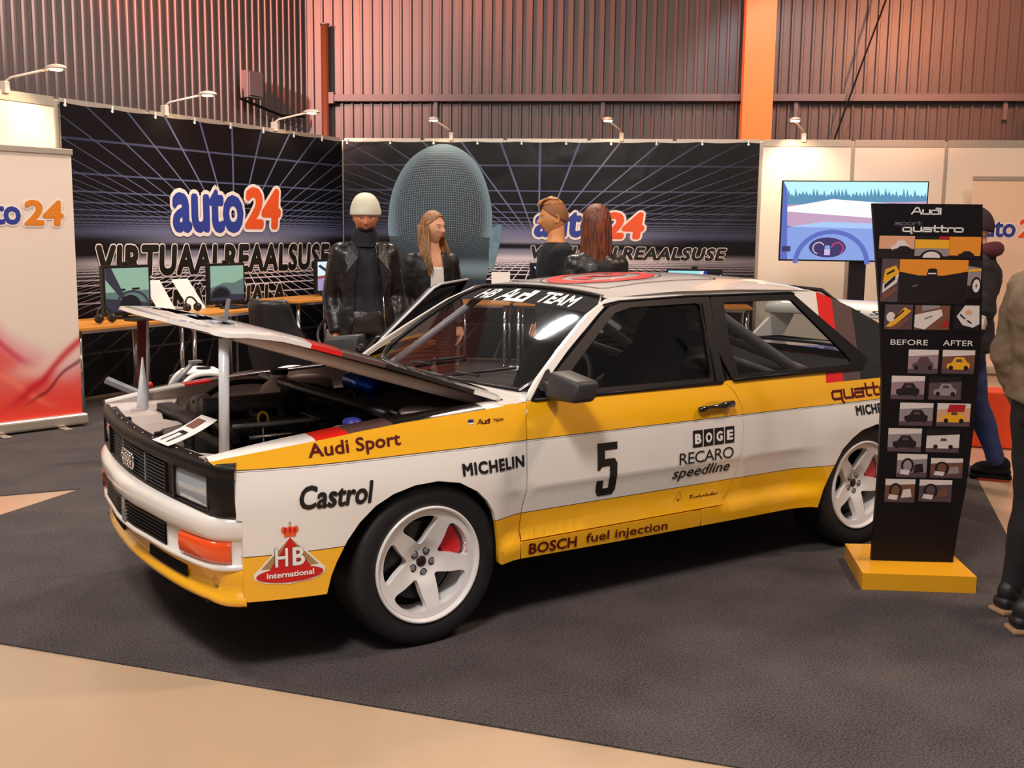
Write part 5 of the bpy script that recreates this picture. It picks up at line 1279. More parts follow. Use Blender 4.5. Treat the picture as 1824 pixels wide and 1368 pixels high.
photo(.115, 1.456, .147, .096, [(2, full_), (5, [(0, .45), (1, .45), (1, .85), (0, .85)]), (3, [(0, .1), (1, .1), (1, .45), (0, .45)]), (2, circle(.5, .0, .35, .38, 16, 0, 180)), (4, circle(.5, .02, .26, .28, 16, 0, 180)), (7, [(.7, .87), (1, .87), (1, 1), (.7, 1)])])
photo(.263, 1.458, .136, .093, [(1, full_), (2, [(0, 0), (1, 0), (1, .12), (0, .12)]), (2, carshape(.3, .08, .5, .25))])
photo(-.022, 1.262, .076, .19, [(6, full_), (5, [(.1, .45), (.2, .75), (.8, .85), (1, .7), (.9, .5)]), (4, [(.1, .2), (.9, .45), (1, .65), (.1, .42)]), (2, [(.2, .30), (.8, .52), (.8, .62), (.2, .40)]), (8, [(.1, .0), (.9, .25), (.9, .35), (.1, .18)]), (2, [(.3, .62), (.75, .72), (.7, .76), (.28, .66)])])
photo(.055, 1.257, .296, .193, [(2, full_), (1, [(0, .72), (.28, .64), (.65, .64), (1, .74), (1, 1), (0, 1)]), (2, [(.40, .64), (.42, .78), (.46, .80), (.52, .80), (.55, .78), (.56, .64)]), (4, [(.42, .67), (.54, .67), (.54, .70), (.42, .70)]), (3, [(.22, .38), (.28, .42), (.29, .44), (.2, .39)])])
photo(.352, 1.280, .057, .170, [(3, full_), (2, [(0, .85), (1, .8), (1, 1), (0, 1)]), (5, [(0, .7), (1, .72), (1, .78), (0, .76)]), (2, [(0, 0), (1, 0), (1, .3), (0, .35)]), (2, circle(.65, .35, .4, .22, 18)), (4, circle(.68, .34, .28, .17, 18)), (8, circle(.68, .34, .08, .05, 8))])
photo(.003, 1.140, .121, .110, [(6, full_), (5, [(.05, .1), (.3, .1), (.95, .75), (.7, .9)]), (4, circle(.22, .5, .16, .2, 14)), (2, [(.35, .4), (.7, .75), (.66, .8), (.32, .45)]), (8, [(.1, 0), (.5, 0), (.9, .4), (.8, .5)])])
photo(.134, 1.141, .152, .108, [(8, full_), (4, [(0, .1), (.0, .6), (.75, .85), (.8, .6), (.3, .0)]), (3, [(.2, .75), (.7, .9), (.7, 1), (.2, 1)]), (2, [(.28, .42), (.5, .55), (.5, .58), (.28, .46)]), (7, [(.75, .1), (.95, .1), (.95, .5)])])
photo(.305, 1.142, .112, .109, [(2, full_), (4, [(.1, .55), (.4, 1), (.95, 1), (1, .25), (.75, .1), (.35, .2)]), (2, [(.2, .6), (.42, .42), (.46, .46), (.25, .66)]), (2, [(.5, .36), (.68, .25), (.7, .3), (.53, .42)]), (0, circle(.55, .72, .13, .1, 14))])
rows_ = [(0.118, 0.944, 0.131, 0.107, 9, 6), (0.267, 0.946, 0.141, 0.106, 8, 5), (0.051, 0.826, 0.146, 0.106, 9, 2), (0.217, 0.828, 0.142, 0.104, 6, 3), (0.095, 0.707, 0.147, 0.104, 3, 2), (0.260, 0.707, 0.146, 0.105, 0, 5), (0.051, 0.587, 0.148, 0.107, 3, 2), (0.222, 0.587, 0.145, 0.105, 4, 4), (0.098, 0.469, 0.133, 0.108, 3, 2), (0.248, 0.470, 0.142, 0.091, 8, 3), (0.052, 0.352, 0.133, 0.108, 8, 4), (0.204, 0.359, 0.145, 0.101, 6, 8)]
for i, (x0, zz, w_, h_, bg, fg) in enumerate(rows_):
    L = [(bg, full_), (4 if i not in (3, 7) else 2, [(0, .72), (1, .8), (1, 1), (0, 1)]), (6, [(0, 0), (1, 0), (1, .22), (0, .18)])]
    if i < 8: L += [(fg, carshape(.15, .18, .7, .52)), (6, [(.42, .5), (.62, .5), (.6, .62), (.44, .62)]), (2, circle(.28, .25, .07, .1, 10)), (2, circle(.74, .25, .07, .1, 10))]
    else: L += [(2, circle(.35, .5, .22, .33, 16)), (bg, circle(.35, .5, .14, .24, 16)), (fg, [(.55, .2), (.9, .25), (.85, .6), (.6, .55)]), (4, [(.1, .15), (.4, .1), (.45, .3), (.15, .35)])]
    if i == 5: L += [(7, [(.3, .62), (.8, .66), (.85, .95), (.35, .95)])]
    photo(x0, zz, w_, h_, L)

# orange low block beyond the right-hand carpet edge
ob = obj('floor_block', box(-.5, .5, -.15, .15, 0, .42, .01), mat('red_orange_block', srgb(232, 74, 28), .45), None)
ob.location = (6.55, .25, 0); ob.rotation_euler = (0, 0, radians(-50)); tag(ob, 'red-orange low block on the concrete floor behind the visitor in jeans', 'block')
# =================================================================== people
def skin(chains, root=None, sub=2):
    """chains: list of [(point, radius), ...]; a chain whose first point equals an earlier point branches from it"""
    V, E_, R = [], [], []
    idx = {}
    for ch in chains:
        prev = None
        for p, r in ch:
            k = tuple(round(c, 4) for c in p)
            if k not in idx: idx[k] = len(V); V.append(p); R.append(r if isinstance(r, tuple) else (r, r))
            i = idx[k]
            if prev is not None and prev != i: E_.append((prev, i))
            prev = i
    me = bpy.data.meshes.new('s'); me.from_pydata([tuple(v) for v in V], E_, []); o = bpy.data.objects.new('s', me); col.objects.link(o)
    md = o.modifiers.new('k', 'SKIN'); md.use_smooth_shade = True
    sv = me.skin_vertices[0].data
    for i, r in enumerate(R): sv[i].radius = r; sv[i].use_root = (i == 0)
    md = o.modifiers.new('u', 'SUBSURF'); md.levels = sub; md.render_levels = sub
    dg = bpy.context.evaluated_depsgraph_get(); dg.update()
    ev = bpy.data.meshes.new_from_object(o.evaluated_get(dg))
    out = ([tuple(v.co) for v in ev.vertices], [tuple(p.vertices) for p in ev.polygons])
    bpy.data.objects.remove(o); bpy.data.meshes.remove(me); bpy.data.meshes.remove(ev)
    return out
def g2(a, b, s, t): return math.exp(-(a/s)**2-(b/t)**2)
def head_mesh(w=.079, d=.098, h=.118, female=False):
    """face looks along -y, origin at the middle of the head"""
    nu, nv = 56, 44; V, F = [], []
    for j in range(nv+1):
        ph = pi*j/nv
        for i in range(nu):
            th = 2*pi*i/nu; sx, sy, sz = sin(ph)*sin(th), -sin(ph)*cos(th), cos(ph)
            x, y, z = w*sx, d*sy, h*sz
            front = max(0, -sy)
            if z < 0:
                k = -z/h; x *= 1-(.36 if female else .27)*k**1.3; y *= 1-(.10 if sy < 0 else .45)*k**1.2
                if sy > 0: y -= .0
            if sy < 0: y *= .93
            fr = front**.7
            # brow, sockets, nose, lips, chin
            y -= .005*fr*g2(x, z-.022, .045, .010)
            y += .010*fr*(g2(x-.030, z-.004, .016, .012)+g2(x+.030, z-.004, .016, .012))
            y -= fr*(.024*g2(x, z+.030, .011, .013)+.014*g2(x, z+.012, .008, .022))
            y -= fr*(.007*g2(x, z+.057, .022, .005)+.007*g2(x, z+.067, .019, .005)-.006*g2(x, z+.0617, .024, .0022))
            y -= fr*(.012*g2(x, z+.098, .022, .016))
            y -= fr*.005*(g2(x-.045, z+.02, .02, .02)+g2(x+.045, z+.02, .02, .02))
            V.append((x, y, z))
    for j in range(nv):
        for i in range(nu): F.append((j*nu+i, (j+1)*nu+i, (j+1)*nu+(i+1) % nu, j*nu+(i+1) % nu))
    return V, F
def ear_mesh(sg):
    v, f = tube([(sg*.074, .012+.016*cos(a), -.008+.026*sin(a)) for a in [2*pi*i/14 for i in range(14)]], .006, 8, True)
    b = mv(ball(.005, .014, .023, 10, 8), sg*.073, .012, -.008); return join((v, f), b)
SKIN_ = {}
def skin_mat(key, c):
    if key not in SKIN_:
        m = mat('skin_'+key, srgb(*c), .5, noise=(14, .08)); m.node_tree.nodes['Principled BSDF'].inputs['Subsurface Weight'].default_value = .08
        m.node_tree.nodes['Principled BSDF'].inputs['Subsurface Radius'].default_value = (.02, .008, .004); SKIN_[key] = m
    return SKIN_[key]
M['lips'] = mat('lips', srgb(165, 85, 72), .5); M['eyewhite'] = mat('eye_white', srgb(215, 205, 200), .3); M['iris'] = mat('iris', srgb(38, 28, 24), .3)
M['leather'] = mat('black_leather', srgb(24, 22, 22), .38, 0, .1, bump=(30, .35, .012))
def hand(p, direction, palm_n, sg, sc=1.0):
    """palm with five separate curled fingers, p = wrist"""
    d = Vector(direction).normalized(); n = Vector(palm_n).normalized(); s = d.cross(n).normalized()
    P = Vector(p); parts = []
    q = lambda a, b, c: tuple(P+(d*a+s*b+n*c)*sc)
    parts.append(skin([[(q(-.03, 0, 0), (.024, .018)), (q(.02, 0, 0), (.032, .015)), (q(.055, 0, 0), (.036, .014)), (q(.085, 0, .002), (.034, .012))]], sub=2))
    for k, (off, L) in enumerate(((-.030, .060), (-.010, .074), (.011, .078), (.031, .070))):
        parts.append(skin([[(q(.06, off, 0), .0095), (q(.085+L*.10, off, .004), .0088), (q(.085+L*.55, off*1.05, .016), .0080), (q(.085+L*.85, off*1.05, .036), .0070), (q(.085+L*.95, off, .048), .0058)]], sub=1))
    t = sg
    parts.append(skin([[(q(.015, t*.022, .004), .0125), (q(.045, t*.048, .012), .0112), (q(.070, t*.060, .022), .0095), (q(.090, t*.060, .034), .0075)]], sub=1))
    return join(*parts)
from mathutils import noise as mnoise
def ringloft(rings, n=28):
    """rings: (cx, cy, z, rx, ry)"""
    V, F = [], []
    for cx, cy, z, rx, ry in rings:
        for k in range(n):
            a = 2*pi*k/n; c, s = cos(a), sin(a)
            V.append((cx+rx*math.copysign(abs(c)**.85, c), cy+ry*math.copysign(abs(s)**.85, s), z))
    for i in range(len(rings)-1):
        for k in range(n): F.append((i*n+k, i*n+(k+1) % n, (i+1)*n+(k+1) % n, (i+1)*n+k))
    F.append(tuple(range(n))[::-1]); F.append(tuple((len(rings)-1)*n+k for k in range(n)))
    return V, F
def fuse(vf, voxel, smooth=4, folds=0.0, fs=9.0, cut=None):
    me = mesh(*vf); o = bpy.data.objects.new('f', me); col.objects.link(o)
    md = o.modifiers.new('r', 'REMESH'); md.mode = 'VOXEL'; md.voxel_size = voxel
    md = o.modifiers.new('s', 'SMOOTH'); md.factor = .6; md.iterations = smooth
    dg = bpy.context.evaluated_depsgraph_get(); dg.update()
    ev = bpy.data.meshes.new_from_object(o.evaluated_get(dg)); bpy.data.objects.remove(o); bpy.data.meshes.remove(me)
    if folds:
        nn = [v.normal.copy() for v in ev.vertices]
        for v, n_ in zip(ev.vertices, nn):
            q = Vector((v.co.x*fs, v.co.y*fs, v.co.z*fs*1.7)); v.co += n_*folds*(mnoise.noise(q)+.5*mnoise.noise(q*2.1))
    if cut:
        bm = bmesh.new(); bm.from_mesh(ev); cut(bm); bm.to_mesh(ev); bm.free()
    return ev
def body_parts(J, k, f_, e, torso=True, arms=True, legs=True, z0=-9, z1=9, arm_end=1.0, flare=0.0):
    out = []; fx = f_
    if torso:
        R0 = [(.86, .160, .108), (.95, .172, .118), (1.03, .158, .108), (1.10, .146, .100), (1.20, .158, .110), (1.30, .172, .120), (1.37, .172, .114), (1.415, .155, .098), (1.445, .118, .082), (1.475, .082, .068), (1.51, .064, .062), (1.56, .058, .060), (1.60, .056, .060)]
        R = [(J['pelvis'].x, J['pelvis'].y+.012*k*(z > 1.2), z*k, (rx*fx+e+flare*max(0, 1.1-z))*1.0*k, (ry*fx+e+flare*max(0, 1.1-z))*k) for z, rx, ry in R0 if z0 <= z <= z1]
        out.append(ringloft(R))
    for s in 'lr':
        if arms:
            a, b, c = J['sh'+s], J['el'+s], J['wr'+s]; r = lambda v: (v*f_+e)*k
            c2 = b.lerp(c, arm_end); inn = a.lerp(Vector((0, a.y, a.z+.01*k)), .45)
            path = [inn, a, a.lerp(b, .3), a.lerp(b, .7), b, b.lerp(c2, .35), b.lerp(c2, .7), c2]
            out.append(tube(path, [r(.060), r(.064), r(.057), r(.048), r(.043), r(.044), r(.036), r(.028)], 18))
            out.append(mv(ball(r(.064), r(.064), r(.064), 16, 10), *a))
        if legs:
            a, b, c = J['hi'+s], J['kn'+s], J['an'+s]; r = lambda v: (v*f_+e)*k
            path = [a+Vector((0, 0, .04*k)), a.lerp(b, .1), a.lerp(b, .55), b, b.lerp(c, .3), b.lerp(c, .7), c]
            out.append(tube(path, [r(.088), r(.088), r(.070), r(.057), r(.058), r(.044), r(.038)], 18))
    return join(*out)
def person(name_label, loc, rz, h, skin_key, pose, clothes, hair, group=None, female=False, head_yaw=0, head_pitch=0):
    t = thing('person', name_label, 'person', loc, rz, group)
    k = h/1.772
    J = dict(pelvis=(0, 0, .98), nt=(0, -.003, 1.575), head=(0, -.012, 1.652), shl=(.172, .018, 1.395), shr=(-.172, .018, 1.395), ell=(.235, .05, 1.13), elr=(-.235, .05, 1.13), wrl=(.225, -.05, .90), wrr=(-.225, -.05, .90),
             hil=(.092, 0, .92), hir=(-.092, 0, .92), knl=(.11, -.02, .50), knr=(-.11, -.02, .50), anl=(.12, .02, .09), anr=(-.12, .02, .09), tol=(.14, -.14, .035), tor=(-.14, -.14, .035))
    if female:
        for a in ('shl', 'ell', 'wrl', 'shr', 'elr', 'wrr'): J[a] = (J[a][0]*.90, J[a][1], J[a][2])
    J.update(pose); J = {a: Vector(b)*k for a, b in J.items()}
    f_ = .90 if female else 1.0
    sk = skin_mat(*skin_key); c = clothes
    HM = Matrix.Translation(J['head']) @ Euler((head_pitch, 0, head_yaw)).to_matrix().to_4x4() @ Matrix.Scale(k*(1.02 if female else 1.06), 4)
    me = fuse(body_parts(J, k, f_, 0), .016*k, 3); core = ([tuple(v.co) for v in me.vertices], [tuple(q.vertices) for q in me.polygons]); bpy.data.meshes.remove(me)
    hands = [hand(J['wr'+s], (J['wr'+s]-J['el'+s]), (-1 if s == 'l' else 1, 0, 0), 1 if s == 'l' else -1, k*f_*.95) for s in 'lr']
    feet = [mv(ball(.105*k, .04*k, .03*k, 14, 8), J['an'+s].x, J['an'+s].y-.05*k, J['an'+s].z-.05*k, rz=pi/2) for s in 'lr']
    bo = obj('body', join(core, xf(head_mesh(female=female), HM), xf(ear_mesh(1), HM), xf(ear_mesh(-1), HM), *hands, *feet), sk, t, True)
    for sx in (-1, 1):
        obj('eye', xf(mv(ball(.0105, .009, .0048, 14, 10), sx*.030, -.0755, .003), HM), M['eyewhite'], bo, True)
        obj('iris', xf(mv(ball(.0052, .003, .0046, 10, 6), sx*.030, -.0835, .003), HM), M['iris'], bo, True)
        obj('eyebrow', xf(tube([(sx*.016, -.086, .020), (sx*.030, -.085, .025), (sx*.044, -.077, .021)], .0030, 6), HM), M[hair['brow']], bo, True)
    obj('lips', xf(join(tube([(-.019, -.084, -.0585), (-.008, -.0915, -.0565), (0, -.0915, -.0575), (.008, -.0915, -.0565), (.019, -.084, -.0585)], .0032, 8), tube([(-.017, -.084, -.0635), (0, -.092, -.0660), (.017, -.084, -.0635)], .0035, 8)), HM), M['lips'], bo, True)
    # trousers
    zt = 1.02*k
    tm = fuse(join(body_parts(J, k, f_, .010, True, False, False, z1=1.04), body_parts(J, k, f_, .018, False, False, True)), .018*k, 4, .006, 8)
    link('trousers', tm, c['trousers'], t, smooth=True)
    for s in 'lr':
        a, b = J['an'+s], J['to'+s]; dv = (b-a); dv.z = 0; dv.normalize(); yaw = math.atan2(dv.y, dv.x); dz = max(0, a.z-.09*k)
        sh = join(box(-.080, .165, -.044, .044, .016, .075, .028, 3), mv(ball(.10, .043, .045, 16, 10), .05, 0, .065), mv(ball(.055, .045, .06, 14, 10), -.02, 0, .085))
        so = obj('shoe', mv(sh, a.x, a.y, dz, rz=yaw), c['shoes'], t, True)
        obj('shoe_sole', mv(box(-.086, .170, -.047, .047, .0, .022, .008, 2), a.x, a.y, dz, rz=yaw), c.get('sole', c['shoes']), so)
    hem = c.get('hem', .93)*k
    def cutter(w, e_front=True):
        def cut(bm):
            bmesh.ops.bisect_plane(bm, geom=bm.verts[:]+bm.edges[:]+bm.faces[:], plane_co=(0, 0, hem), plane_no=(0, 0, -1), clear_outer=False) if False else None
            if w:
                for sx in (-1, 1):
                    bmesh.ops.bisect_plane(bm, geom=bm.verts[:]+bm.edges[:]+bm.faces[:], plane_co=(sx*w[0]*k, 0, .95*k), plane_no=(1, 0, sx*w[1]))
                def inside(co):
                    lim = w[0]*k-w[1]*(co.z-.95*k); return abs(co.x) < lim-.0005 and co.y < 0 and co.z < 1.60*k
                bmesh.ops.delete(bm, geom=[f for f in bm.faces if inside(f.calc_center_median())], context='FACES')
        return cut
    e = c.get('bulk', .018)
    rings_top = body_parts(J, k, f_, e, True, True, False, z0=c.get('hem', .93), z1=c.get('neck', 1.50), arm_end=.98, flare=c.get('flare', .02))
    tmesh = fuse(rings_top, .015*k, 3, c.get('folds', .006), 10, cutter(c.get('open')) if c.get('open') else None)
    to = link(c['topname'], tmesh, c['top'], t, smooth=True)
    if c.get('open'):
        md = to.modifiers.new('s', 'SOLIDIFY'); md.thickness = .008; md.offset = -1
        im = fuse(body_parts(J, k, f_, .006, True, False, False, z0=c.get('hem', .93)+.02, z1=c.get('inneck', 1.46)), .014*k, 3, .003, 12)
        link(c['inname'], im, c['inner'], t, smooth=True)
    return {'t': t, 'J': J, 'k': k, 'HM': HM, 'top': to, 'body': bo}
def shell(fn, nu, nv, mname, P_, HM, name, solid=.006, smooth=True):
    V = [fn(i/nu, j/nv) for j in range(nv+1) for i in range(nu+1)]
    closed = (Vector(V[-1])-Vector(V[-1-nu])).length < 1e-4; w_ = nu if closed else nu+1
    if closed: V = [fn(i/nu, j/nv) for j in range(nv+1) for i in range(nu)]
    F = [(j*w_+i, j*w_+(i+1) % w_, (j+1)*w_+(i+1) % w_, (j+1)*w_+i) for j in range(nv) for i in range(nu)]
    o = obj(name, xf((V, F), HM), M[mname], P_, smooth); md = o.modifiers.new('s', 'SOLIDIFY'); md.thickness = solid; md.offset = 0; return o
def hairmat(name, c1, c2, rough=.5):
    m = mat(name, srgb(*c1), rough); nt = m.node_tree
    tc = nt.nodes.new('ShaderNodeTexCoord'); mp = nt.nodes.new('ShaderNodeMapping'); mp.inputs['Scale'].default_value = (150, 150, 9)
    no = nt.nodes.new('ShaderNodeTexNoise'); no.inputs['Scale'].default_value = 1.0; no.inputs['Detail'].default_value = 3
    nt.links.new(tc.outputs['Object'], mp.inputs[0]); nt.links.new(mp.outputs[0], no.inputs['Vector'])
    k = N(nt, no.outputs[0]).sstep(.38, .62); layer(m, srgb(*c1), [(k, srgb(*c2))])
    bp = nt.nodes.new('ShaderNodeBump'); bp.inputs['Strength'].default_value = .6; bp.inputs['Distance'].default_value = .006
    nt.links.new(no.outputs[0], bp.inputs['Height']); nt.links.new(bp.outputs[0], nt.nodes['Principled BSDF'].inputs['Normal']); return m
M['hairblond'] = hairmat('dark_blond_hair', (112, 74, 42), (172, 126, 78)); M['hairginger'] = hairmat('ginger_blond_hair', (150, 92, 48), (206, 146, 86))
M['hairshave'] = mat('shaved_side_hair', srgb(150, 98, 62), .7); M['hairred'] = hairmat('copper_red_hair', (66, 28, 18), (142, 72, 40), .45); M['hairdark'] = hairmat('dark_brown_hair', (30, 22, 18), (52, 38, 30))
M['beanie'] = mat('pale_knit_beanie', srgb(205, 204, 186), .9, bump=(160, .5, .003))
def cap_hair(tc, mname, name, back=1.0, low=-.2, fr=.42, r0=1.07, tall=1.06):
    """hair cap: front hairline at angle fr, reaching down to 'low' at the back and sides"""
    def fn(u, v):
        th = 2*pi*u
        fc = .5+.5*cos(th)           # 1 at the face (th = 0)
        zmin = low+(fr*1.15-low)*(fc**1.6) if True else 0
        ph0 = math.acos(max(-1, min(1, zmin))); ph = ph0*v+.0001
        rr_ = r0+.02*sin(8*th+v*3)*v
        x, y, z = .076*sin(ph)*sin(th)*rr_, -.098*sin(ph)*cos(th)*rr_, .118*cos(ph)*tall
        if z < 0: x *= 1-.2*(-z/.118); y *= 1-.3*(-z/.118) if y > 0 else 1
        return (x, y+.002, z)
    return shell(fn, 40, 16, mname, tc['body'], tc['HM'], name, .008)
def strands(tc, mname, paths, r=.012, name='hair_lock'):
    for p in paths: obj(name, xf(tube(smooth_open(p, 5), [r*.7]+[r]*(len(smooth_open(p, 5))-3)+[r*.7, r*.25], 8), tc['HM']), M[mname], tc['body'], True)
def yaw_to(dx, dy): return math.atan2(dx, -dy)       # person faces -y at rotation 0

# man in the beanie
jl = mat('charcoal_hoodie_knit', srgb(34, 34, 42), .9, bump=(150, .3, .003)); jt = mat('black_denim', srgb(26, 26, 30), .7)
face_cam = lambda x_, y_, a=0: math.atan2((-1.0-x_), -(-4.2-y_))+a
m1 = person('bearded man in a pale knit beanie and open black leather biker jacket', (2.172, 2.305, .0005), yaw_to(-1.0-2.172, -4.2-2.305)+radians(8), 1.77, ('ruddy', (205, 128, 95)),
            dict(wrl=(.20, -.03, .86), wrr=(-.20, -.03, .86), ell=(.225, .07, 1.11), elr=(-.225, .07, 1.11), shl=(.158, .018, 1.39), shr=(-.158, .018, 1.39), nt=(0, -.02, 1.575), head=(0, -.035, 1.645)),
            dict(top=M['leather'], topname='leather_jacket', trousers=mat('coated_jeans', srgb(42, 38, 36), .35, bump=(30, .4, .01)), shoes=M['dark'], hem=.86, bulk=.017, neck=1.475, open=(.100, .09), folds=.006, inner=jl, inname='sweater', inneck=1.51), dict(brow='hairdark'), head_pitch=.22, head_yaw=-.12)
def fn(u, v):
    th = 2*pi*u; fc = .5+.5*cos(th); ph0 = math.acos(-.16+.34*fc); ph = .0001+ph0*v; sp3 = sin(ph)**.8
    x, y, z = .079*1.17*sp3*sin(th), -.098*1.13*sp3*cos(th), .118*cos(ph)*1.10
    y += .030*max(0, cos(ph)); w3 = .002*mnoise.noise(Vector((x*60, y*60, z*20)))
    return (x+w3, y+.006+w3, z)
shell(fn, 44, 20, 'beanie', m1['t'], m1['HM'], 'beanie', .010)
obj('snood', mv(lathe([(.066, .06), (.084, .03), (.092, 0), (.086, -.03), (.10, -.06)], 24, 'z'), 0, -.005, 1.50), mat('navy_snood', srgb(20, 24, 34), .9), m1['t'], True)
for sg_ in (-1, 1):
    V = [(sg_*a, b, c_) for a, b, c_ in ((.100, -.146, 1.12), (.066, -.138, 1.37), (.075, -.085, 1.465), (.120, -.092, 1.44), (.150, -.118, 1.36), (.132, -.138, 1.31), (.150, -.146, 1.27))]
    lp = obj('lapel', (V, [tuple(range(7))]), M['leather'], m1['t']); lp.modifiers.new('s', 'SOLIDIFY').thickness = .010
    for k in range(6):
        obj('quilted_rib', mv(tube([(-.028, 0, 0), (.028, 0, 0)], .0045, 8), sg_*(.125+.011*k), -.060+.008*k, 1.462-.011*k, rz=sg_*.5), M['leather'], m1['t'], True)
    a_, b_ = m1['J']['shl'], m1['J']['ell']
    for k in range(9):
        c_ = a_.lerp(b_, .12+.065*k); r_ = .076-.0016*k
        obj('sleeve_rib', mv(tube([(r_*cos(a), r_*sin(a), 0) for a in [2*pi*i/22 for i in range(22)]], .0045, 6, True), sg_*c_.x, c_.y, c_.z, ry=-sg_*.3, rx=-.15), M['leather'], m1['t'], True)
obj('zip', tube([(.112, -.142, .90), (.104, -.140, 1.0), (.098, -.150, 1.12)], .003, 6), M['chrome'], m1['t'], True)
obj('stud', mv(ball(.006, .004, .006, 8, 6), .140, -.142, 1.29), M['chrome'], m1['t'], True)
def fnb(u, v):
    th = (-.95+1.9*u); ph = radians(118)+radians(48)*v
    return (.079*sin(ph)*sin(th)*.88, -.098*sin(ph)*cos(th)*1.06*.97-.004, .118*cos(ph)*1.03)
shell(fnb, 14, 6, 'hairdark', m1['body'], m1['HM'], 'beard', .004)
def long_hair(tc, mname, length, span=2.0, spread=.16, part=0.0):
    def f(u, v):
        w_ = min(1, v/.30); sp = pi+(span-pi)*sst(.22, .55, v)
        th = pi+(u-.5)*2*sp
        if v < .30: ph = .0001+radians(88)*w_; rx, ry, z = .090*sin(ph)**.85, .110*sin(ph)**.85, .126*cos(ph)
        else: t_ = (v-.30)/.70; rx, ry, z = .090*(1+spread*t_), .110*(1+.04*t_), .004-length*t_
        n_ = 1+.035*mnoise.noise(Vector((th*9, z*5, 1.7)))+.02*mnoise.noise(Vector((th*23, z*7, 4.1)))
        if v >= .3: z += .012*mnoise.noise(Vector((th*11, 0, 2)))*v
        return (rx*n_*sin(th)*1.04, -ry*n_*cos(th)+.004, z)
    return shell(f, 110, 26, mname, tc['body'], tc['HM'], 'long_hair', .008)

# woman with blond hair and open jacket
w1 = person('blond woman in an open black jacket over a white top, arms at her sides', (2.794, 2.496, .0005), yaw_to(-1.0-2.794, -4.2-2.496)+radians(22), 1.685, ('fair', (226, 168, 132)),
            dict(), dict(top=mat('black_soft_jacket', srgb(18, 16, 18), .5, bump=(30, .2, .008)), topname='jacket', trousers=jt, shoes=M['dark'], hem=.90, bulk=.016, neck=1.475, open=(.062, .02), inner=M['inkwhite'], inname='white_top', inneck=1.39), dict(brow='hairblond'), female=True, head_yaw=.50)
def fx_(u, v):
    th = 2*pi*u; fc = .5+.5*cos(th); zmin = -.35+1.02*fc**1.4; ph = .0001+math.acos(max(-1, min(1, zmin)))*v
    n_ = 1.05+.03*mnoise.noise(Vector((th*9, v*2, 3)))
    return (.079*sin(ph)*sin(th)*n_, -.098*sin(ph)*cos(th)*n_+.003, .118*cos(ph)*1.05)
shell(fx_, 60, 18, 'hairblond', w1['body'], w1['HM'], 'hair', .006)
rnd2 = random.Random(5)
for sx in (-1, 1):
    for k in range(9):
        a = .4+.16*k; x0, y0 = sx*.080*sin(pi-a*.75-.3), .098*cos(a*.9); ex = .075+.004*k+rnd2.random()*.01; L_ = -.30-rnd2.random()*.07
        pth = [(sx*.078, .075-.012*k, .02), (sx*(.082+.001*k), .070-.013*k, -.08), (sx*(ex+.010), .035-.012*k, -.19), (sx*(ex+.012), -.020-.008*k, L_+.06), (sx*(ex+.006), -.035-.008*k, L_)]
        obj('hair_lock', xf(tube(smooth_open(pth, 4), [.006]+[.0095]*12+[.008, .006, .004, .002], 7), w1['HM']), M['hairblond'], w1['body'], True)

# man in the dark sweater, in profile to the left
sw = mat('navy_black_sweater', srgb(22, 24, 30), .9, bump=(120, .3, .003))
m2 = person('young man with an undercut in a plain dark sweater, seen in profile', (3.637, 2.176, .0005), yaw_to(-1, .62)+radians(10), 1.775, ('amber', (228, 158, 104)),
            dict(), dict(top=sw, topname='sweater', trousers=jt, shoes=M['dark'], hem=.90, bulk=.016, neck=1.485, folds=.007), dict(brow='hairginger'), head_yaw=-.12, head_pitch=.06)
cap_hair(m2, 'hairshave', 'shaved_sides', low=-.30, fr=.55, r0=1.02, tall=1.02)
def fq(u, v):
    th = 2*pi*u; ph = .0001+radians(46)*v; n_ = 1+.06*mnoise.noise(Vector((th*5, v*2, 3))); x, y, z = .074*sin(ph)*sin(th)*n_, -.098*sin(ph)*cos(th)*1.07*n_, .118*cos(ph)*1.08*n_+.010*(1-v)
    if y < 0: z += .006*(1-v); y -= .002
    return (x, y, z)
shell(fq, 30, 10, 'hairginger', m2['body'], m2['HM'], 'swept_top_hair', .008)
strands(m2, 'hairginger', [[(.03-.012*i, .04, .120), (.032-.012*i, -.04, .128), (.034-.012*i, -.085, .108), (.035-.012*i, -.104, .078)] for i in range(6)], .008)

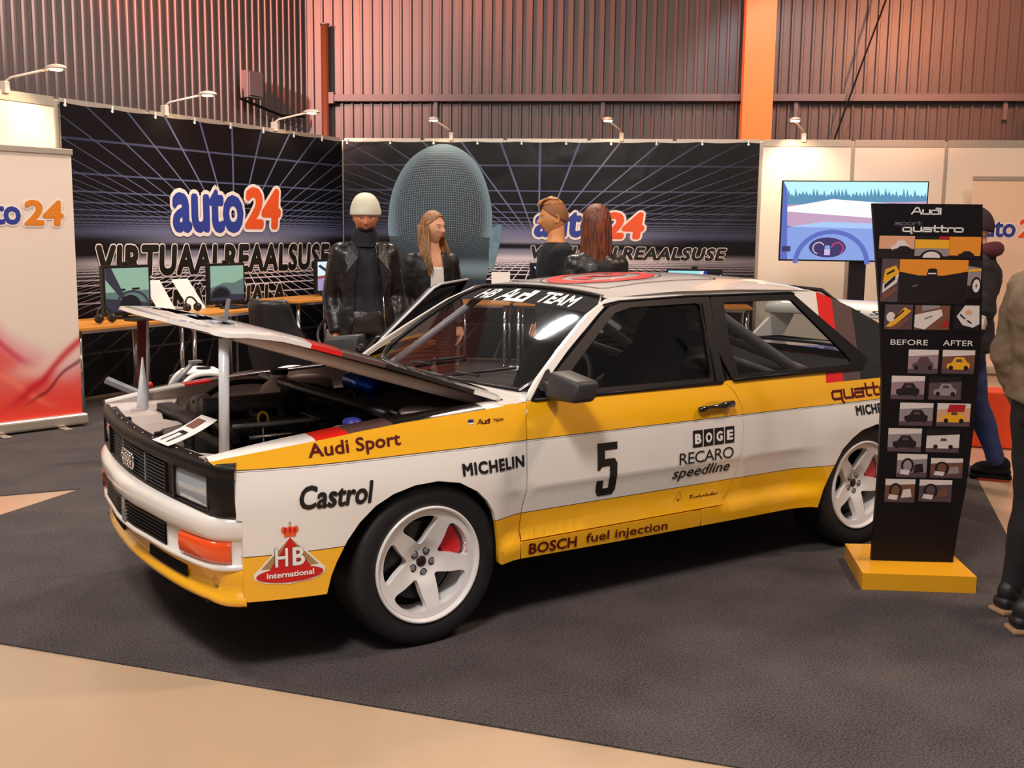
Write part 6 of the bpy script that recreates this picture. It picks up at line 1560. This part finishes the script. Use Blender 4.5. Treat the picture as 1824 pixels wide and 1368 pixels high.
# red-haired woman seen from behind
w2 = person('woman with long copper-red hair and a black leather jacket, seen from behind', (3.327, 1.289, .0005), yaw_to(3.327+1.0, 1.289+4.2)+radians(5), 1.725, ('fair2', (222, 165, 130)),
            dict(shl=(.150, .018, 1.38), shr=(-.150, .018, 1.38), ell=(.20, .05, 1.12), elr=(-.20, .05, 1.12), wrl=(.19, -.05, .9), wrr=(-.19, -.05, .9)), dict(top=M['leather'], topname='leather_jacket', trousers=jt, shoes=M['dark'], hem=.90, bulk=.012, neck=1.485, folds=.006), dict(brow='hairred'), female=True)
long_hair(w2, 'hairred', .33, radians(125), .14)

# man in the olive jacket, cut by the right edge
ol = mat('olive_softshell', srgb(112, 94, 74), .75, bump=(14, .35, .02))
m3 = person('man in an olive softshell jacket standing at the right edge, back to the camera', (3.112, -1.918, .0005), yaw_to(.86, -.40), 1.68, ('fair3', (214, 160, 126)),
            dict(elr=(-.26, .17, 1.13), wrr=(-.20, -.06, .98), anr=(-.12, .10, .09), tor=(-.15, -.08, .035)), dict(top=ol, topname='softshell_jacket', trousers=mat('black_jeans', srgb(22, 20, 24), .8), shoes=mat('black_trainer', srgb(28, 26, 28), .5), sole=mat('tan_sole', srgb(165, 130, 100), .6), hem=.90, bulk=.040, neck=1.52, folds=.012), dict(brow='hairdark'))
cap_hair(m3, 'hairdark', 'hair', low=-.3, fr=.5)
# visitor behind the totem
m4 = person('visitor in a dark cap, black jacket with maroon hood and blue jeans, behind the totem', (5.15, -.21, .0005), yaw_to(-.55, .85), 1.72, ('fair4', (214, 160, 126)),
            dict(wrl=(.17, -.02, 1.0), wrr=(-.17, -.02, 1.0), ell=(.24, .07, 1.15), elr=(-.24, .07, 1.15), knl=(.10, -.10, .53), anl=(.10, -.05, .10), tol=(.10, -.2, .05), knr=(-.10, .08, .52), anr=(-.12, .24, .10), tor=(-.12, .08, .035)), dict(top=mat('black_parka', srgb(20, 16, 20), .8), topname='parka', trousers=mat('blue_jeans', srgb(34, 48, 92), .8), shoes=M['dark'], hem=.86, bulk=.045, neck=1.52, folds=.010), dict(brow='hairdark'))
M['cap'] = mat('dark_plum_cap', srgb(40, 22, 32), .8); M['maroon'] = mat('maroon_hood', srgb(78, 24, 36), .85)
cap_hair(m4, 'cap', 'cap', low=-.15, fr=.35, r0=1.13, tall=1.12)
obj('hood', mv(xf(tube([(.115*cos(a), .095*sin(a)+.03, .02*sin(a)) for a in [2*pi*i/20 for i in range(20)]], .048, 10, True), Matrix.Identity(4)), 0, 0, 1.46), M['maroon'], m4['t'], True)
